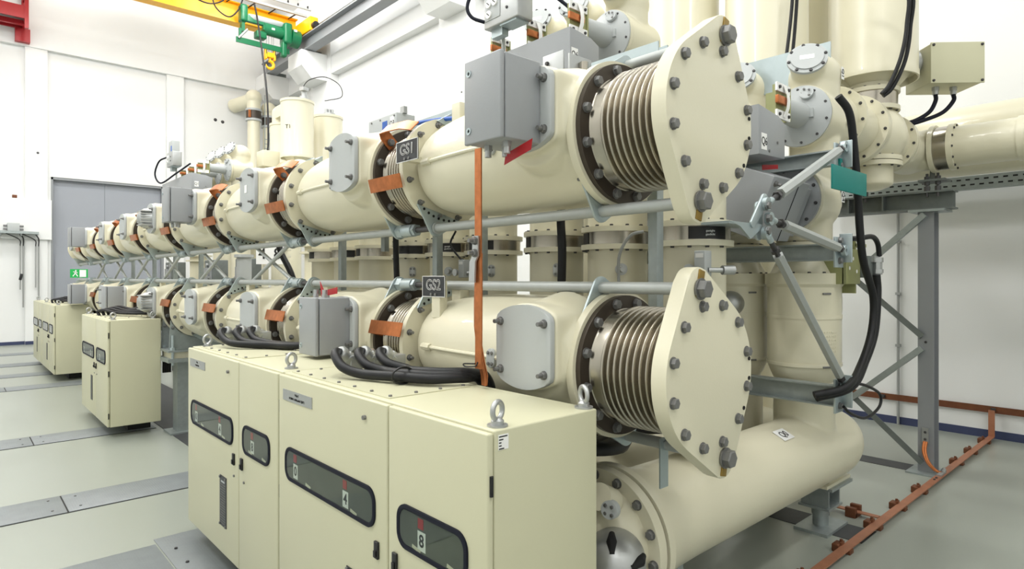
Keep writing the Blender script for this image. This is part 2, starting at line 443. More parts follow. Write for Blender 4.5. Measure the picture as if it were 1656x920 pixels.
for row, Z, kinds in (('upper', ZU, KIND_U), ('lower', ZL, KIND_L)):
    for k in range(NM):
        yk = Y0 + PIT * k
        near = k <= 4
        kd = {'box': 'behind a grey terminal box', 'cover': 'with a grey cover plate', 'drive': 'with a slotted drive housing'}[kinds[k]]
        lab = 'cream vessel, %s from the near end of the %s row, %s' % (ORD[k], row, kd)
        t = thing('busbar_vessel', (XA, yk, Z), lab, 'vessel', 'busbar vessels of the %s row' % row)
        o = org(t)
        inst('body', ME_BODY, t, o)
        fn = inst('flange', ME_FL_N, t, o); ff = inst('flange', ME_FL_F, t, o)
        if k <= 2:
            for (dx, dz) in ROD[row][:1]:
                a0 = math.atan2(dz, dx)
                for q in range(-3, 4): inst('ear_hole', ME_HOLE, t, o + V((0.272 * math.cos(a0 + 0.13 * q), LV - 0.0475, 0.272 * math.sin(a0 + 0.13 * q))), ROT['-y'])
        for nf, ffm in ME_EAR[row]:
            inst('ear_plate', nf, t, o); inst('ear_plate', ffm, t, o)
        if near:
            inst('seam_rib', ME_RIB, t, o); inst('lifting_stub', ME_STUB, t, o)
            po = inst('pressure_port', ME_PORT, t, o)
            for dy in (-0.012, 0.012):
                for dz in (-0.024, 0.024): bolt(B_TINY, po, o + V((-0.288, 0.50 + dy, dz)), '-x')
        if kinds[k] != 'box':
            cp = inst('cover_plate', ME_COVER, t, o); cp['label'] = 'grey arched cover plate'
            if k <= 6:
                for dy in (-0.125, 0.125):
                    for dz in (-0.098, 0.098): bolt(B_COVER, cp, o + V((-0.373, 0.205 + dy, 0.08 + dz)), '-x', 'nut')
        else:
            cp = inst('cover_plate', ME_COVER, t, o); cp['label'] = 'grey arched mounting plate'
            if k <= 6:
                for dy in (-0.125,):
                    for dz in (-0.098, 0.098): bolt(B_COVER, cp, o + V((-0.373, 0.205 + dy, 0.08 + dz)), '-x', 'nut')
        if kinds[k] == 'drive':
            d = inst('drive_housing', ME_DRIVE, t, o); d['label'] = 'slotted aluminium drive housing'
            inst('connector_box', ME_DRBOX, t, o)
        if near:
            # studs of the far flange, seen past the dome; nuts on the near flange seen past the barrel
            bolt_circle(B_NUT, ff, o + V((0, LV - 0.034, 0)), (0, 1, 0), 0.258, 12, '-y', PI / 12, 'nut', keep=lambda p: p.x < XA + 0.12)
            if k <= 2:
                bolt_circle(B_NUT, fn, o + V((0, 0.034, 0)), (0, 1, 0), 0.272, 12, '+y', PI / 12, 'nut', keep=lambda p: p.x < XA - 0.05)
        # bellows in front of the vessel
        if k == 0: lab = 'corrugated steel bellows of the %s row, nearest, behind the big end plate' % row
        else: lab = 'steel bellows of the %s row between its %s and %s vessels from the near' % (row, ORD[k - 1], ORD[k])
        bl = thing('bellows', (XA, yk, Z), lab, 'bellows', 'bellows of the %s row' % row)
        inst('corrugated_tube', ME_BEL0 if k == 0 else ME_BEL, bl, o)
        rg = inst('end_ring', ME_RING, bl, o); rg['label'] = 'dark bolted end ring'
        if k > 0: inst('end_ring', ME_RING_F, bl, o)
        if near: bolt_circle(B_HEX, rg, o + V((0, -0.022, 0)), (0, 1, 0), 0.256, 12, '-y', PI / 12, 'bolt', keep=lambda p: p.x < XA + 0.14)
        # copper straps bridging the bellows
        if k > 0:
            for ang, nm in (((194, 'side'), (135, 'crown')) if row == 'upper' else ((165, 'side'),)):
                a = math.radians(ang); d = V((math.cos(a), 0, math.sin(a))); tg = V((-math.sin(a), 0, math.cos(a)))
                def pp(r, y): return V((XA, yk + y, Z)) + d * r
                s = MB()
                path = [pp(0.235, -0.027), pp(0.30, -0.027), pp(0.328, -0.03), pp(0.328, -0.06), pp(0.325, -0.29), pp(0.318, -0.335)]
                if nm == 'crown': path = [pp(0.235, -0.027), pp(0.31, -0.027), pp(0.345, -0.05), pp(0.345, -0.12), pp(0.338, -0.25), pp(0.312, -0.33)]
                s.strip(path, 0.075, 0.006, tg)
                so = s.build('copper_strap', 'copper', None)
                tag(so, 'copper strap over the %s of the %s row, %s joint from near' % (nm, row, ORD[k - 1]), 'strap', 'copper straps of the %s row' % row)
                if near: bolt(B_HEX, so, pp(0.262, -0.031), '-y')

# end plates
for row, Z in (('upper', ZU), ('lower', ZL)):
    t = thing('end_plate', (XA, 1.19, Z), 'large cream lozenge end plate closing the %s busbar row' % row, 'plate', 'busbar end plates')
    rods = ROD[row]
    pts = hull(circ(0, 0, 0.292, 72) + circ(rods[0][0], rods[0][1], 0.078, 32) + circ(rods[1][0], rods[1][1], 0.078, 32))
    MB().prism(pts, -0.06, (XA, 1.19, Z), (1, 0, 0), (0, 0, 1), 0.006).build('plate', 'cream', t, 30)
    for i in range(12):
        a = PI / 12 + PI / 6 * i
        bolt(B_HEX, t, (XA + 0.261 * math.cos(a), 1.19, Z + 0.261 * math.sin(a)), '-y')
    sg = 1 if row == 'upper' else -1
    for dx, dz in rods:
        MB().box((XA + dx, 1.188, Z + dz + (0.018 if dz * 1 > 0 else -0.018)), (0.036, 0.006, 0.10), Matrix.Rotation(0.25, 3, 'Y'), 0.001).build('brass_shim', 'brass', t)
        bolt(B_BIG, t, (XA + dx, 1.187, Z + dz), '-y', 'tie_bolt')
    for a in (8, -8, -33):
        aa = math.radians(a)
        MB().cyl((XA + 0.276 * math.cos(aa), 1.187, Z + 0.276 * math.sin(aa)), (XA + 0.276 * math.cos(aa), 1.20, Z + 0.276 * math.sin(aa)), 0.008, 12).build('threaded_hole', 'hole', t)

# tie rods with coupling nuts
for row, Z in (('upper', ZU), ('lower', ZL)):
    for j, (dx, dz) in enumerate(ROD[row]):
        where = {('upper', 0): 'under the upper busbar row', ('upper', 1): 'over the upper busbar row, behind the crown', ('lower', 0): 'over the lower busbar row', ('lower', 1): 'under the lower busbar row'}[(row, j)]
        t = thing('tie_rod', (XA + dx, 1.25, Z + dz), 'long galvanised tie rod ' + where, 'rod', 'tie rods of the busbar rows')
        for k in range(NM):
            yk = Y0 + PIT * k
            y_a = 1.25 if k == 0 else yk - 0.02
            x, z = XA + dx, Z + dz
            MB().cyl((x, y_a, z), (x, yk + LV - 0.035, z), 0.0235, 20).build('rod_segment', 'galv_rod', t)
            if k < 7: MB().lathe([(0.0, 0), (0.032, 0), (0.032, 0.012), (0.0, 0.012)], (x, yk + LV - 0.062, z), (0, 1, 0), 18).build('collar', 'galv_rod', t)
            if k < NM - 1:
                yn = yk + PIT
                MB().cyl((x, yk + LV - 0.036, z), (x, yn - 0.02, z), 0.0165, 14).build('threaded_end', 'bolt_dark', t)
                c = MB(); c.cyl((x, yn - 0.15, z), (x, yn - 0.122, z), 0.034, 6); c.cyl((x, yn - 0.12, z), (x, yn + 0.034, z), 0.036, 20); c.cyl((x, yn - 0.02, z), (x, yn + 0.034, z), 0.041, 6)
                c.build('coupling_nut', 'zinc', t)

# crossed struts between the two rows, from the third module on
for k in range(2, 8):
    yk = Y0 + PIT * k
    for s in (0, 1):
        ya, yb = (yk + 0.06, yk + 0.98) if s == 0 else (yk + 0.98, yk + 0.06)
        x = 1.985 + 0.035 * s
        o = MB().cyl((x, yb, ZL + 0.30), (x, ya, ZU - 0.30), 0.016, 14).build('cross_strut', 'galv_rod', None)
        tag(o, 'grey cross strut rising %s between the rows, %s vessel from near' % ('towards the camera' if s == 0 else 'away from the camera', ORD[k]), 'strut', 'cross struts between the rows')

# flat posts behind the two rows
for i, (y, lab) in enumerate(((1.66, 'nearest'), (2.90, 'second'), (3.36, 'third'), (4.69, 'fourth'), (8.5, 'fifth'), (9.7, 'sixth'), (10.9, 'seventh'), (12.4, 'eighth'))):
    b = MB(); b.bx(2.36, 2.41, y - 0.025, y + 0.025, 1.12, 2.68 if y < 5 else 2.62, 0.003); b.bx(2.33, 2.44, y - 0.06, y + 0.06, 1.12, 1.135)
    o = b.build('support_post', 'galv', None)
    tag(o, 'flat galvanised post behind the busbar rows, %s from the near end' % lab, 'post', 'posts behind the busbars')

b = MB(); b.bx(2.345, 2.425, 1.62, 4.75, 2.68, 2.688); b.bx(2.345, 2.353, 1.62, 4.75, 2.688, 2.755); b.bx(2.417, 2.425, 1.62, 4.75, 2.688, 2.755)
tag(b.build('support_channel', 'zinc', None), 'galvanised channel lying on the posts above the upper busbar row', 'channel')
# grey terminal boxes
def terminal_box(row, k, Z, lab, red=True):
    yk = Y0 + PIT * k; yc = yk + 0.205; zc = Z + 0.085
    t = thing('terminal_box', (1.58, yc, zc - 0.16), lab, 'box', 'grey terminal boxes')
    w, h = 0.21, 0.315
    if k >= 5: w = 0.27
    b = MB(); b.bx(1.508, 1.688, yc - w / 2, yc + w / 2, zc - h / 2, zc + h / 2, 0.006); b.build('casing', 'grey', t)
    b = MB(); b.bx(1.482, 1.502, yc - w / 2 - 0.003, yc + w / 2 + 0.003, zc - h / 2 - 0.003, zc + h / 2 + 0.003, 0.006); ld = b.build('lid', 'grey', t)
    if k <= 4:
        for dz in (-0.11, 0.11):
            MB().lathe([(0, 0.0), (0.006, 0.0), (0.007, 0.003), (0.014, 0.0035), (0.014, 0.0), (0, 0)], (1.482, yc + w / 2 - 0.028, zc + dz), (-1, 0, 0), 16).build('lid_screw', 'zinc', ld)
    if k <= 3:
        s = -1 if row == 'upper' else 1
        z0 = zc + s * h / 2
        for i, dy in enumerate((0.055, 0.0, -0.055)):
            c = MB(); x = 1.56 if i != 1 else 1.60
            c.cyl((x, yc + dy, z0), (x, yc + dy, z0 + s * 0.02), 0.017, 6); c.cyl((x, yc + dy, z0 + s * 0.02), (x, yc + dy, z0 + s * 0.045), 0.013, 12)
            c.build('cable_gland', 'alu', t)
    return t, yc, zc
tb, yc, zc = terminal_box('upper', 0, ZU, 'large grey terminal box on the nearest upper vessel, above the hanging copper tape')
terminal_box('upper', 3, ZU, 'grey terminal box on the upper row in front of the grey double door')
terminal_box('upper', 7, ZU, 'small far grey terminal box at the distant end of the upper row')
tb2, yc2, zc2 = terminal_box('lower', 1, ZL, 'grey terminal box on the lower row just above the cabinet top')
terminal_box('lower', 5, ZL, 'grey terminal box on the lower row behind the single two-door cabinet')
terminal_box('lower', 7, ZL, 'far grey terminal box on the lower row above the most distant cabinet')
# red tags
o = MB().prism([(-0.075, -0.03), (0.075, 0.008), (0.082, 0.048), (-0.066, 0.012)], 0.002, (1.60, yc - 0.07, zc - 0.204), (0, -1, 0), (0, 0, 1)).build('red_tag', 'red', None)
tag(o, 'red tag hanging under the grey terminal box of the upper row', 'tag')
o = MB().prism([(-0.10, 0.0), (0.10, 0.022), (0.10, 0.058), (-0.06, 0.036), (-0.115, 0.09)], 0.002, (1.60, yc2 - 0.03, zc2 + 0.16), (0, -1, 0), (0, 0, 1)).build('red_tag', 'red', None)
tag(o, 'red tag lying on the grey terminal box of the lower row', 'tag')

# engraved signs GS1 / GS2
for s, c, lab in (('GS1', (1.735, 2.713, 2.347), 'black engraved sign reading GS1 on the upper vessel'), ('GS2', (1.852, 2.646, 1.655), 'black engraved sign reading GS2 above the lower vessel')):
    t = thing('engraved_sign', c, lab, 'sign', 'engraved busbar signs')
    c = V(c)
    MB().bx(c.x, c.x + 0.004, c.y - 0.1, c.y + 0.1, c.z - 0.054, c.z + 0.054).build('plate', 'sign', t)
    e = MB()
    for y0, y1, z0, z1 in ((-0.1, 0.1, 0.051, 0.054), (-0.1, 0.1, -0.054, -0.051), (-0.1, -0.097, -0.054, 0.054), (0.097, 0.1, -0.054, 0.054)): e.bx(c.x - 0.001, c.x, c.y + y0, c.y + y1, c.z + z0, c.z + z1)
    e.build('border', 'white', t)
    text(s, 0.078, c + V((-0.0015, 0, 0.006)), FX, 'white', t, 'lettering', True)
    for dy in (-0.02, 0.018): bolt(B_TINY, t, c + V((0, dy, -0.041)), '-x', 'screw')
    if s == 'GS1': MB().bx(c.x + 0.004, c.x + 0.16, c.y + 0.0, c.y + 0.05, c.z - 0.05, c.z - 0.02).build('bracket', 'cream', t)
    else: MB().bx(c.x + 0.004, c.x + 0.05, c.y - 0.05, c.y + 0.02, c.z - 0.16, c.z + 0.03).build('bracket', 'cream', t)

# hanging copper tape
t = thing('copper_tape', (1.60, 1.97, 1.262), 'bundle of copper tape hanging past both busbar rows down to the cabinet top', 'tape')
b = MB(); b.strip([(1.60, 1.97, 2.225), (1.60, 1.97, 1.8), (1.602, 1.968, 1.7), (1.60, 1.968, 1.33)], 0.040, 0.006, (0, 1, 0)); b.build('flat_bar', 'copper', t)
for i, dx in enumerate((0.012, 0.02, 0.03)):
    b = MB(); b.strip([(1.60 + dx, 1.99, 1.80), (1.60 + dx, 2.0, 1.6), (1.60 + dx, 2.0 + 0.006 * i, 1.5), (1.60 + dx, 1.975, 1.36), (1.60 + dx, 1.955, 1.30), (1.60 + dx * 0.6, 1.945, 1.264)], 0.03 - 0.004 * i, 0.004, (0.2, 1, 0)); b.build('braid', 'copper', t)
b = MB(); b.strip([(1.592, 1.977, 1.87), (1.592, 1.977, 1.79), (1.588, 1.99, 1.765), (1.588, 1.995, 1.68)], 0.036, 0.008, (0, 1, 0)); lg = b.build('cable_lug', 'alu', t); lg['label'] = 'tinned cable lug'
for z in (1.85, 1.80): bolt(B_NUT, lg, (1.587, 1.977, z), '-x', 'nut')
b = MB(); b.tube(spline([(1.585, 1.955, 1.36), (1.58, 1.96, 1.345), (1.588, 1.99, 1.338), (1.58, 2.03, 1.335), (1.58, 2.04, 1.345), (1.59, 1.98, 1.35)], 6), 0.003, 6); b.build('cable_tie', 'black', t)

# aluminium label on the third upper cover
o = MB().bx(1.683, 1.6865, Y0 + PIT * 2 + 0.20, Y0 + PIT * 2 + 0.245, ZU + 0.06, ZU + 0.12).build('sticker', 'white', None)
tag(o, 'small white sticker on the cover plate of the third upper vessel', 'sticker')

# saddles and stands carrying the lower row
for k in (2, 4, 6):
    yk = Y0 + PIT * k - 0.14
    lab = {2: 'galvanised saddle stand just left of the joined near cabinets', 4: 'galvanised saddle stand under the lower row behind the two-door cabinet', 6: 'galvanised saddle stand under the lower row, the farthest'}[k]
    t = thing('saddle_stand', (1.95, yk, 0), lab, 'stand', 'saddle stands under the lower row')
    pts = []
    for i in range(13):
        a = math.radians(200 + 140 * i / 12); pts.append((0.30 * math.cos(a), 0.30 * math.sin(a)))
    pts = pts + [(0.30, -0.42), (-0.30, -0.42)]
    for yy in (yk - 0.155, yk + 0.17):
        MB().prism([(x, z) for x, z in pts], -0.012, (XA, yy, ZL), (1, 0, 0), (0, 0, 1)).build('saddle_plate', 'galv', t)
        for xx in (1.80, 2.30):
            bolt(B_NUT, t, (xx, yy, 1.16), '-y', 'nut')
    b = MB(); b.bx(1.74, 2.38, yk - 0.22, yk + 0.22, 0.90, 0.922); b.build('base_plate', 'galv', t)
    b = MB(); b.bx(1.78, 2.34, yk - 0.18, yk + 0.18, 0.83, 0.90); b.build('packing_block', 'cream', t)
    b = MB(); b.bx(1.74, 2.38, yk - 0.22, yk + 0.22, 0.79, 0.83); b.build('cross_plate', 'galv', t)
    for dx, dy in ((1.79, -0.19), (1.79, 0.19), (2.33, -0.19), (2.33, 0.19)):
        b = MB(); b.cyl((dx, yk + dy, 0.76), (dx, yk + dy, 1.08), 0.014, 12); b.cyl((dx, yk + dy, 0.922), (dx, yk + dy, 0.95), 0.026, 6); b.build('stud', 'zinc', t)
    b = MB(); b.bx(1.86, 1.875, yk - 0.09, yk + 0.09, 0, 0.79); b.bx(1.875, 2.05, yk - 0.09, yk - 0.08, 0, 0.79); b.bx(1.875, 2.05, yk + 0.08, yk + 0.09, 0, 0.79); b.build('channel_post', 'galv', t)
    b = MB(); b.bx(1.78, 2.14, yk - 0.15, yk + 0.15, 0, 0.02); b.build('foot_plate', 'galv', t)
# ------------------------------------------------------------------ control cabinets
def eyebolt(parent, x, y, z, yaw=0.0, r=0.027):
    b = MB()
    b.cyl((x, y, z), (x, y, z + 0.006), 0.032, 20)
    b.lathe([(0, 0.0), (0.02, 0.0), (0.02, 0.012), (0.012, 0.02), (0.0, 0.02)], (x, y, z + 0.006), (0, 0, 1), 20)
    c = V((x, y, z + 0.02 + r)); u = V((math.cos(yaw), math.sin(yaw), 0))
    b.tube([c + u * (r * math.cos(2 * PI * i / 28)) + V((0, 0, r * math.sin(2 * PI * i / 28))) for i in range(28)], 0.0085, 10, True)
    return b.build('lifting_eye', 'alu', parent)

def window(door, x, y0, y1, z0, z1, cards=(), detail=True):
    """oblong inspection window set in a door facing -x"""
    w, h = y1 - y0, z1 - z0; yc, zc = (y0 + y1) / 2, (z0 + z1) / 2
    r = h * 0.36
    out = rrect(w, h, r); inn = rrect(w - 0.032, h - 0.032, r - 0.013)
    b = MB()
    n = len(out)
    def P(p, d): return V((x - d, yc - p[0], zc + p[1]))
    rows = []
    for o_, i_ in zip(out, inn):
        rows.append([b.bm.verts.new(P(o_, 0.0)), b.bm.verts.new(P(o_, 0.007)), b.bm.verts.new(P(((o_[0] + i_[0]) / 2, (o_[1] + i_[1]) / 2), 0.010)), b.bm.verts.new(P(i_, 0.007)), b.bm.verts.new(P(i_, -0.004))])
    for i in range(n):
        A, B = rows[i], rows[(i + 1) % n]
        for k in range(4): b._face([A[k], A[k + 1], B[k + 1], B[k]])
    g = b.build('window_gasket', 'rubber', door, 60); g['label'] = 'dark rubber window gasket'
    b = MB(); b.prism(inn, 0.001, (x - 0.0015, yc, zc), (0, -1, 0), (0, 0, 1)); pb = b.build('window_backing', 'interior', door)
    b = MB(); b.prism(inn, 0.0006, (x - 0.0055, yc, zc), (0, -1, 0), (0, 0, 1)); b.build('window_pane', 'glass', door)
    for (ty, ch) in cards:
        cy = y0 + w * ty; cz = z0 + h * 0.36
        c = MB().bx(x - 0.0042, x - 0.0032, cy - 0.023, cy + 0.023, cz - 0.032, cz + 0.032).build('number_card', 'white', door)
        text(ch, 0.058, (x - 0.0044, cy, cz), FX, 'ink', door, 'numeral', False, 0.0012)
        if detail:
            r_ = MB().bx(x - 0.0042, x - 0.0032, cy + 0.006 - 0.016, cy + 0.006 + 0.016, cz + 0.040, cz + 0.074).build('indicator', 'red', door)
    if detail:
        for i in range(2):
            b = MB(); b.box((x - 0.0038, y0 + w * (0.2 + 0.5 * i), z0 + 0.022), (0.001, 0.05, 0.012), Matrix.Rotation(0.15, 3, 'X')); b.build('terminal_strip', 'cream', door)

def cabinet(x0, x1, y_near, y_split, y_far, z0, z1, lab, cards, detail, louver=True, plate=None, windows=True):
    t = thing('control_cabinet', ((x0 + x1) / 2, (y_near + y_far) / 2, 0), lab, 'cabinet', 'cream control cabinets')
    g = 0.004
    b = MB(); b.bx(x0 + 0.026, x1, y_near + g, y_far - g, z0, z1, 0.006); b.build('carcass', 'cream_cab', t)
    b = MB(); b.bx(x0 + 0.24, x1 - 0.04, y_near + 0.30, y_far - 0.2, 0, z0); b.build('plinth', 'plinth', t)
    doors = []
    for ya, yb, big in ((y_near, y_split, False), (y_split, y_far, True)):
        b = MB(); b.bx(x0, x0 + 0.024, ya + g, yb - g, z0 + 0.004, z1 - 0.006, 0.007)
        d = b.build('door', 'cream_cab', t); doors.append(d)
        w = yb - ya
        if windows:
            if big: window(d, x0, ya + 0.083, yb - 0.09, 0.772, 0.925, [(0.86, cards[0]), (0.28, cards[1])], detail)
            else: window(d, x0, ya + 0.095, yb - 0.07, 0.772, 0.925, [(0.62, cards[2])], detail)
        # flush latch near the split
        yl = yb - 0.055 if not big else ya + 0.07
        b = MB(); b.bx(x0 - 0.010, x0, yl - 0.014, yl + 0.014, 0.675, 0.738, 0.003); b.bx(x0 - 0.016, x0 - 0.010, yl - 0.008, yl + 0.008, 0.682, 0.706, 0.002); b.build('latch', 'black', d)
        yk = yl + (0.0 if big else -0.03)
        b = MB(); b.cyl((x0, yk, 0.615), (x0 - 0.006, yk, 0.615), 0.007, 12); b.build('lock', 'bolt', d)
        if big and detail:
            b = MB(); b.cyl((x0, ya + 0.16, 1.175), (x0 - 0.012, ya + 0.16, 1.175), 0.009, 8); b.build('earth_stud', 'bolt', d)
        if big and louver:
            yc = ya + 0.25
            b = MB(); b.bx(x0 - 0.004, x0, yc - 0.055, yc + 0.055, 0.285, 0.57); d2 = b.build('rating_plate', 'sign', d); d2['label'] = 'black rating plate with fine print'
            if detail:
                for i in range(17):
                    wd = 0.085 if i % 4 else 0.06
                    b = MB(); b.bx(x0 - 0.0046, x0 - 0.004, yc - wd / 2, yc + wd / 2, 0.302 + 0.0145 * i, 0.302 + 0.0145 * i + (0.003 if i < 16 else 0.010)); b.build('print_line', 'bolt' if i < 16 else 'lgrey', d2)
                for dy in (-0.047, 0.047):
                    for z in (0.294, 0.561): bolt(B_TINY, d2, (x0 - 0.004, yc + dy, z), '-x', 'screw')
        if big and plate:
            py0, py1 = yb - 0.37, yb - 0.06
            c = V((x0 - 0.002, (py0 + py1) / 2, 1.158))
            b = MB(); b.bx(x0 - 0.003, x0, py0, py1, 1.133, 1.183); b.build('nameplate', 'alu', d)
            text(plate[0], 0.0145, c + V((-0.0016, 0, 0.011)), FX, 'ink', d)
            text(plate[1], 0.0145, c + V((-0.0016, 0, -0.009)), FX, 'ink', d, xs=0.86)
    # hinges on the near edge
    for z in (z0 + 0.12, (z0 + z1) / 2, z1 - 0.16):
        b = MB(); b.cyl((x0 + 0.012, y_near + 0.001, z - 0.03), (x0 + 0.012, y_near + 0.001, z + 0.03), 0.006, 10); b.build('hinge', 'black', t)
    return t, doors

X0 = 1.165
c1, d1 = cabinet(X0, 1.655, 1.387, 1.947, 2.937, 0.12, 1.25, 'cream control cabinet nearest the camera, in front of the end plates', '048', True, True, ('Polje E', 'D 220kV 1z 200 prekid. TJ HP 2'))
c2, d2 = cabinet(X0, 1.655, 2.943, 3.482, 4.44, 0.12, 1.25, 'second cream control cabinet from the camera, joined to the left of the nearest one', '048', True, True, ('Polje', 'SP 2200 1-4 Br'))
c3, d3 = cabinet(1.245, 1.75, 7.70, 8.40, 9.38, 0.12, 1.25, 'cream control cabinet standing alone in the middle of the row', '048', False, True, None)
c4, d4 = cabinet(1.28, 1.80, 12.50, 13.15, 14.10, 0.12, 1.25, 'far cream control cabinet, the right-hand one of the distant pair', '048', False, True, None)
c5, d5 = cabinet(1.28, 1.80, 14.11, 14.75, 15.70, 0.12, 1.25, 'far cream control cabinet, the left-hand one of the distant pair', '048', False, True, None)
# stickers on the near cabinet side
b = MB(); b.bx(1.205, 1.245, 1.3895, 1.391, 1.19, 1.235); s = b.build('sticker', 'white', c1)
for i, wd in enumerate((0.033, 0.017, 0.009, 0.01, 0.02)):
    b = MB(); b.bx(1.207, 1.207 + wd, 1.3888, 1.3895, 1.2275 - 0.009 * i, 1.231 - 0.009 * i); b.build('print_line', 'ink', s)
for cab, pts in ((c1, ((1.236, 1.43, 0.3), (1.63, 1.43, 1.2), (1.63, 2.88, 0.3))), (c2, ((1.262, 3.02, 0.3), (1.63, 4.38, 0.3), (1.262, 4.36, 0.3))),
                 (c3, ((1.31, 7.78, 0.3), (1.69, 7.78, 0.3), (1.31, 9.3, 0.3), (1.69, 9.3, 0.3))), (c4, ((1.35, 12.58, 0.3), (1.73, 12.58, 0.3))), (c5, ((1.35, 15.6, 0.3), (1.35, 14.2, 0.3)))):
    for x, y, yaw in pts: eyebolt(cab, x, y, 1.25, yaw)
# gland plates with screws on the roofs
def gland_plate(cab, x0, x1, y0, y1, nx, ny):
    b = MB(); b.bx(x0, x1, y0, y1, 1.25, 1.2535); g = b.build('gland_plate', 'cream_cab', cab)
    for i in range(ny):
        y = y0 + 0.025 + (y1 - y0 - 0.05) * i / (ny - 1)
        for x in (x0 + 0.02, x1 - 0.02): bolt(B_TINY, g, (x, y, 1.2535), '+z', 'screw')
    for i in range(1, nx - 1):
        x = x0 + 0.02 + (x1 - x0 - 0.04) * i / (nx - 1)
        for y in (y0 + 0.025, y1 - 0.025): bolt(B_TINY, g, (x, y, 1.2535), '+z', 'screw')
gland_plate(c1, 1.215, 1.60, 2.02, 2.90, 4, 7)
gland_plate(c2, 1.215, 1.60, 3.55, 4.36, 4, 6)
gland_plate(c3, 1.30, 1.70, 8.0, 9.1, 3, 5)
gland_plate(c4, 1.34, 1.74, 12.9, 13.9, 3, 5)

def cable(pts, r, lab, group=None, m='cable', n=8, name='cable', seg=12):
    o = MB().tube(spline(pts, n), r, seg).build(name, m, None, 80)
    return tag(o, lab, 'cable', group)
def gland(x, y, z, lab, group):
    b = MB()
    d = V((-0.78, -0.18, 0.5)).normalized(); p = V((x, y, z + 0.062))
    b.bx(x - 0.012, x + 0.05, y - 0.035, y + 0.035, z, z + 0.085, 0.004)
    b.cyl(p, p + d * 0.03, 0.036, 6); b.cyl(p + d * 0.03, p + d * 0.05, 0.031, 20)
    b.lathe([(0, 0.05), (0.037, 0.05), (0.038, 0.066), (0.032, 0.076), (0.022, 0.076)], p, d, 24)
    o = b.build('cable_gland', 'alu', None); return tag(o, lab, 'gland', group)
for i, (x, y) in enumerate(((1.395, 2.67), (1.485, 2.62), (1.56, 2.56))):
    nm = ['nearest the cabinet front', 'the middle one of three', 'nearest the busbar'][i]
    gland(x, y, 1.2536, 'metal cable gland on the nearest cabinet roof, ' + nm, 'glands on the nearest cabinet')
    dz = (0.0, 0.02, 0.04)[i]
    cable([(x - 0.052, y - 0.012, 1.349), (x - 0.078, y - 0.022, 1.360), (x - 0.10, y - 0.06, 1.345), (x - 0.10, y - 0.13, 1.305 + dz * 0.3), (x - 0.06, y - 0.22, 1.282 + dz * 0.4), (1.40 + 0.035 * i, 2.27, 1.285 + dz * 0.4), (1.47 + 0.025 * i, 2.12, 1.285 + dz * 0.5), (1.59 + 0.02 * i, 2.06, 1.283 + dz * 0.4), (1.70 + 0.02 * i, 2.08, 1.26), (1.76 + 0.015 * i, 2.10, 1.10), (1.78 + 0.015 * i, 2.10, 0.6)], 0.0215,
          'thick black cable arching over the nearest cabinet roof, ' + nm, 'cables on the nearest cabinet')
b = MB(); c = V((1.41, 2.235, 1.292)); b.tube([c + V((0.052 * math.cos(a), -0.0, 0.034 * math.sin(a))) for a in [2 * PI * i / 20 for i in range(20)]], 0.005, 6, True)
tag(b.build('cable_tie', 'black', None), 'black cable tie around the three cables on the nearest cabinet', 'tie')
for i, (x, y) in enumerate(((1.40, 4.28), (1.49, 4.26), (1.57, 4.24))):
    nm = ['nearest the cabinet front', 'the middle one of three', 'nearest the busbar'][i]
    gland(x, y, 1.2536, 'metal cable gland on the second cabinet roof, ' + nm, 'glands on the second cabinet')
    cable([(x - 0.052, y - 0.012, 1.349), (x - 0.078, y - 0.022, 1.358), (x - 0.10, y - 0.06, 1.34), (x - 0.09, y - 0.14, 1.30), (x - 0.05, y - 0.24, 1.285), (1.49 + 0.03 * i, 3.90, 1.28), (1.56 + 0.025 * i, 3.76, 1.28), (1.67 + 0.02 * i, 3.70, 1.277), (1.75 + 0.02 * i, 3.7, 1.22), (1.77 + 0.02 * i, 3.7, 0.6)], 0.0215,
          'thick black cable arching over the second cabinet roof, ' + nm, 'cables on the second cabinet')
for cabn, xx, yy, xb, lab in (('two-door', 1.45, 8.72, 1.86, 'lone cabinet'), ('far', 1.5, 13.6, 1.9, 'distant pair of cabinets')):
    for i in range(4):
        cable([(xx + 0.05 * i - 0.12, yy + 0.02 * i, 1.254), (xx + 0.05 * i - 0.13, yy + 0.02, 1.30 + 0.01 * i), (xx + 0.05 * i - 0.08, yy - 0.10, 1.32 + 0.012 * i), (xx + 0.05 * i, yy - 0.28, 1.295 + 0.012 * i), (xx + 0.14 + 0.02 * i, yy - 0.5, 1.29 + 0.02 * i), (xb - 0.05, yy - 0.62, 1.285 + 0.02 * i), (xb + 0.02 * i, yy - 0.66, 1.2), (xb + 0.02 * i, yy - 0.66, 0.6)], 0.017,
              'black cable on the roof of the %s, %s strand from the front' % (lab, ORD[i] if i else 'first'), 'cables on the ' + lab, n=6, seg=8)
# ------------------------------------------------------------------ near bay: breaker, columns, disconnectors
YP = [1.74, 2.22, 2.70]
PHN = ['nearest', 'middle', 'farthest']
def flanged(parent, c, axis, r, h, n, name='flange', m='cream', bolts=True, me=None, gap=True):
    """pair of flange discs"""
    a = V(axis).normalized(); c = V(c)
    b = MB(); b.lathe([(r * 0.7, 0), (r, 0), (r, h), (r * 0.7, h), (r * 0.7, 0)], c, a, 48)
    return b.build(name, m, parent)

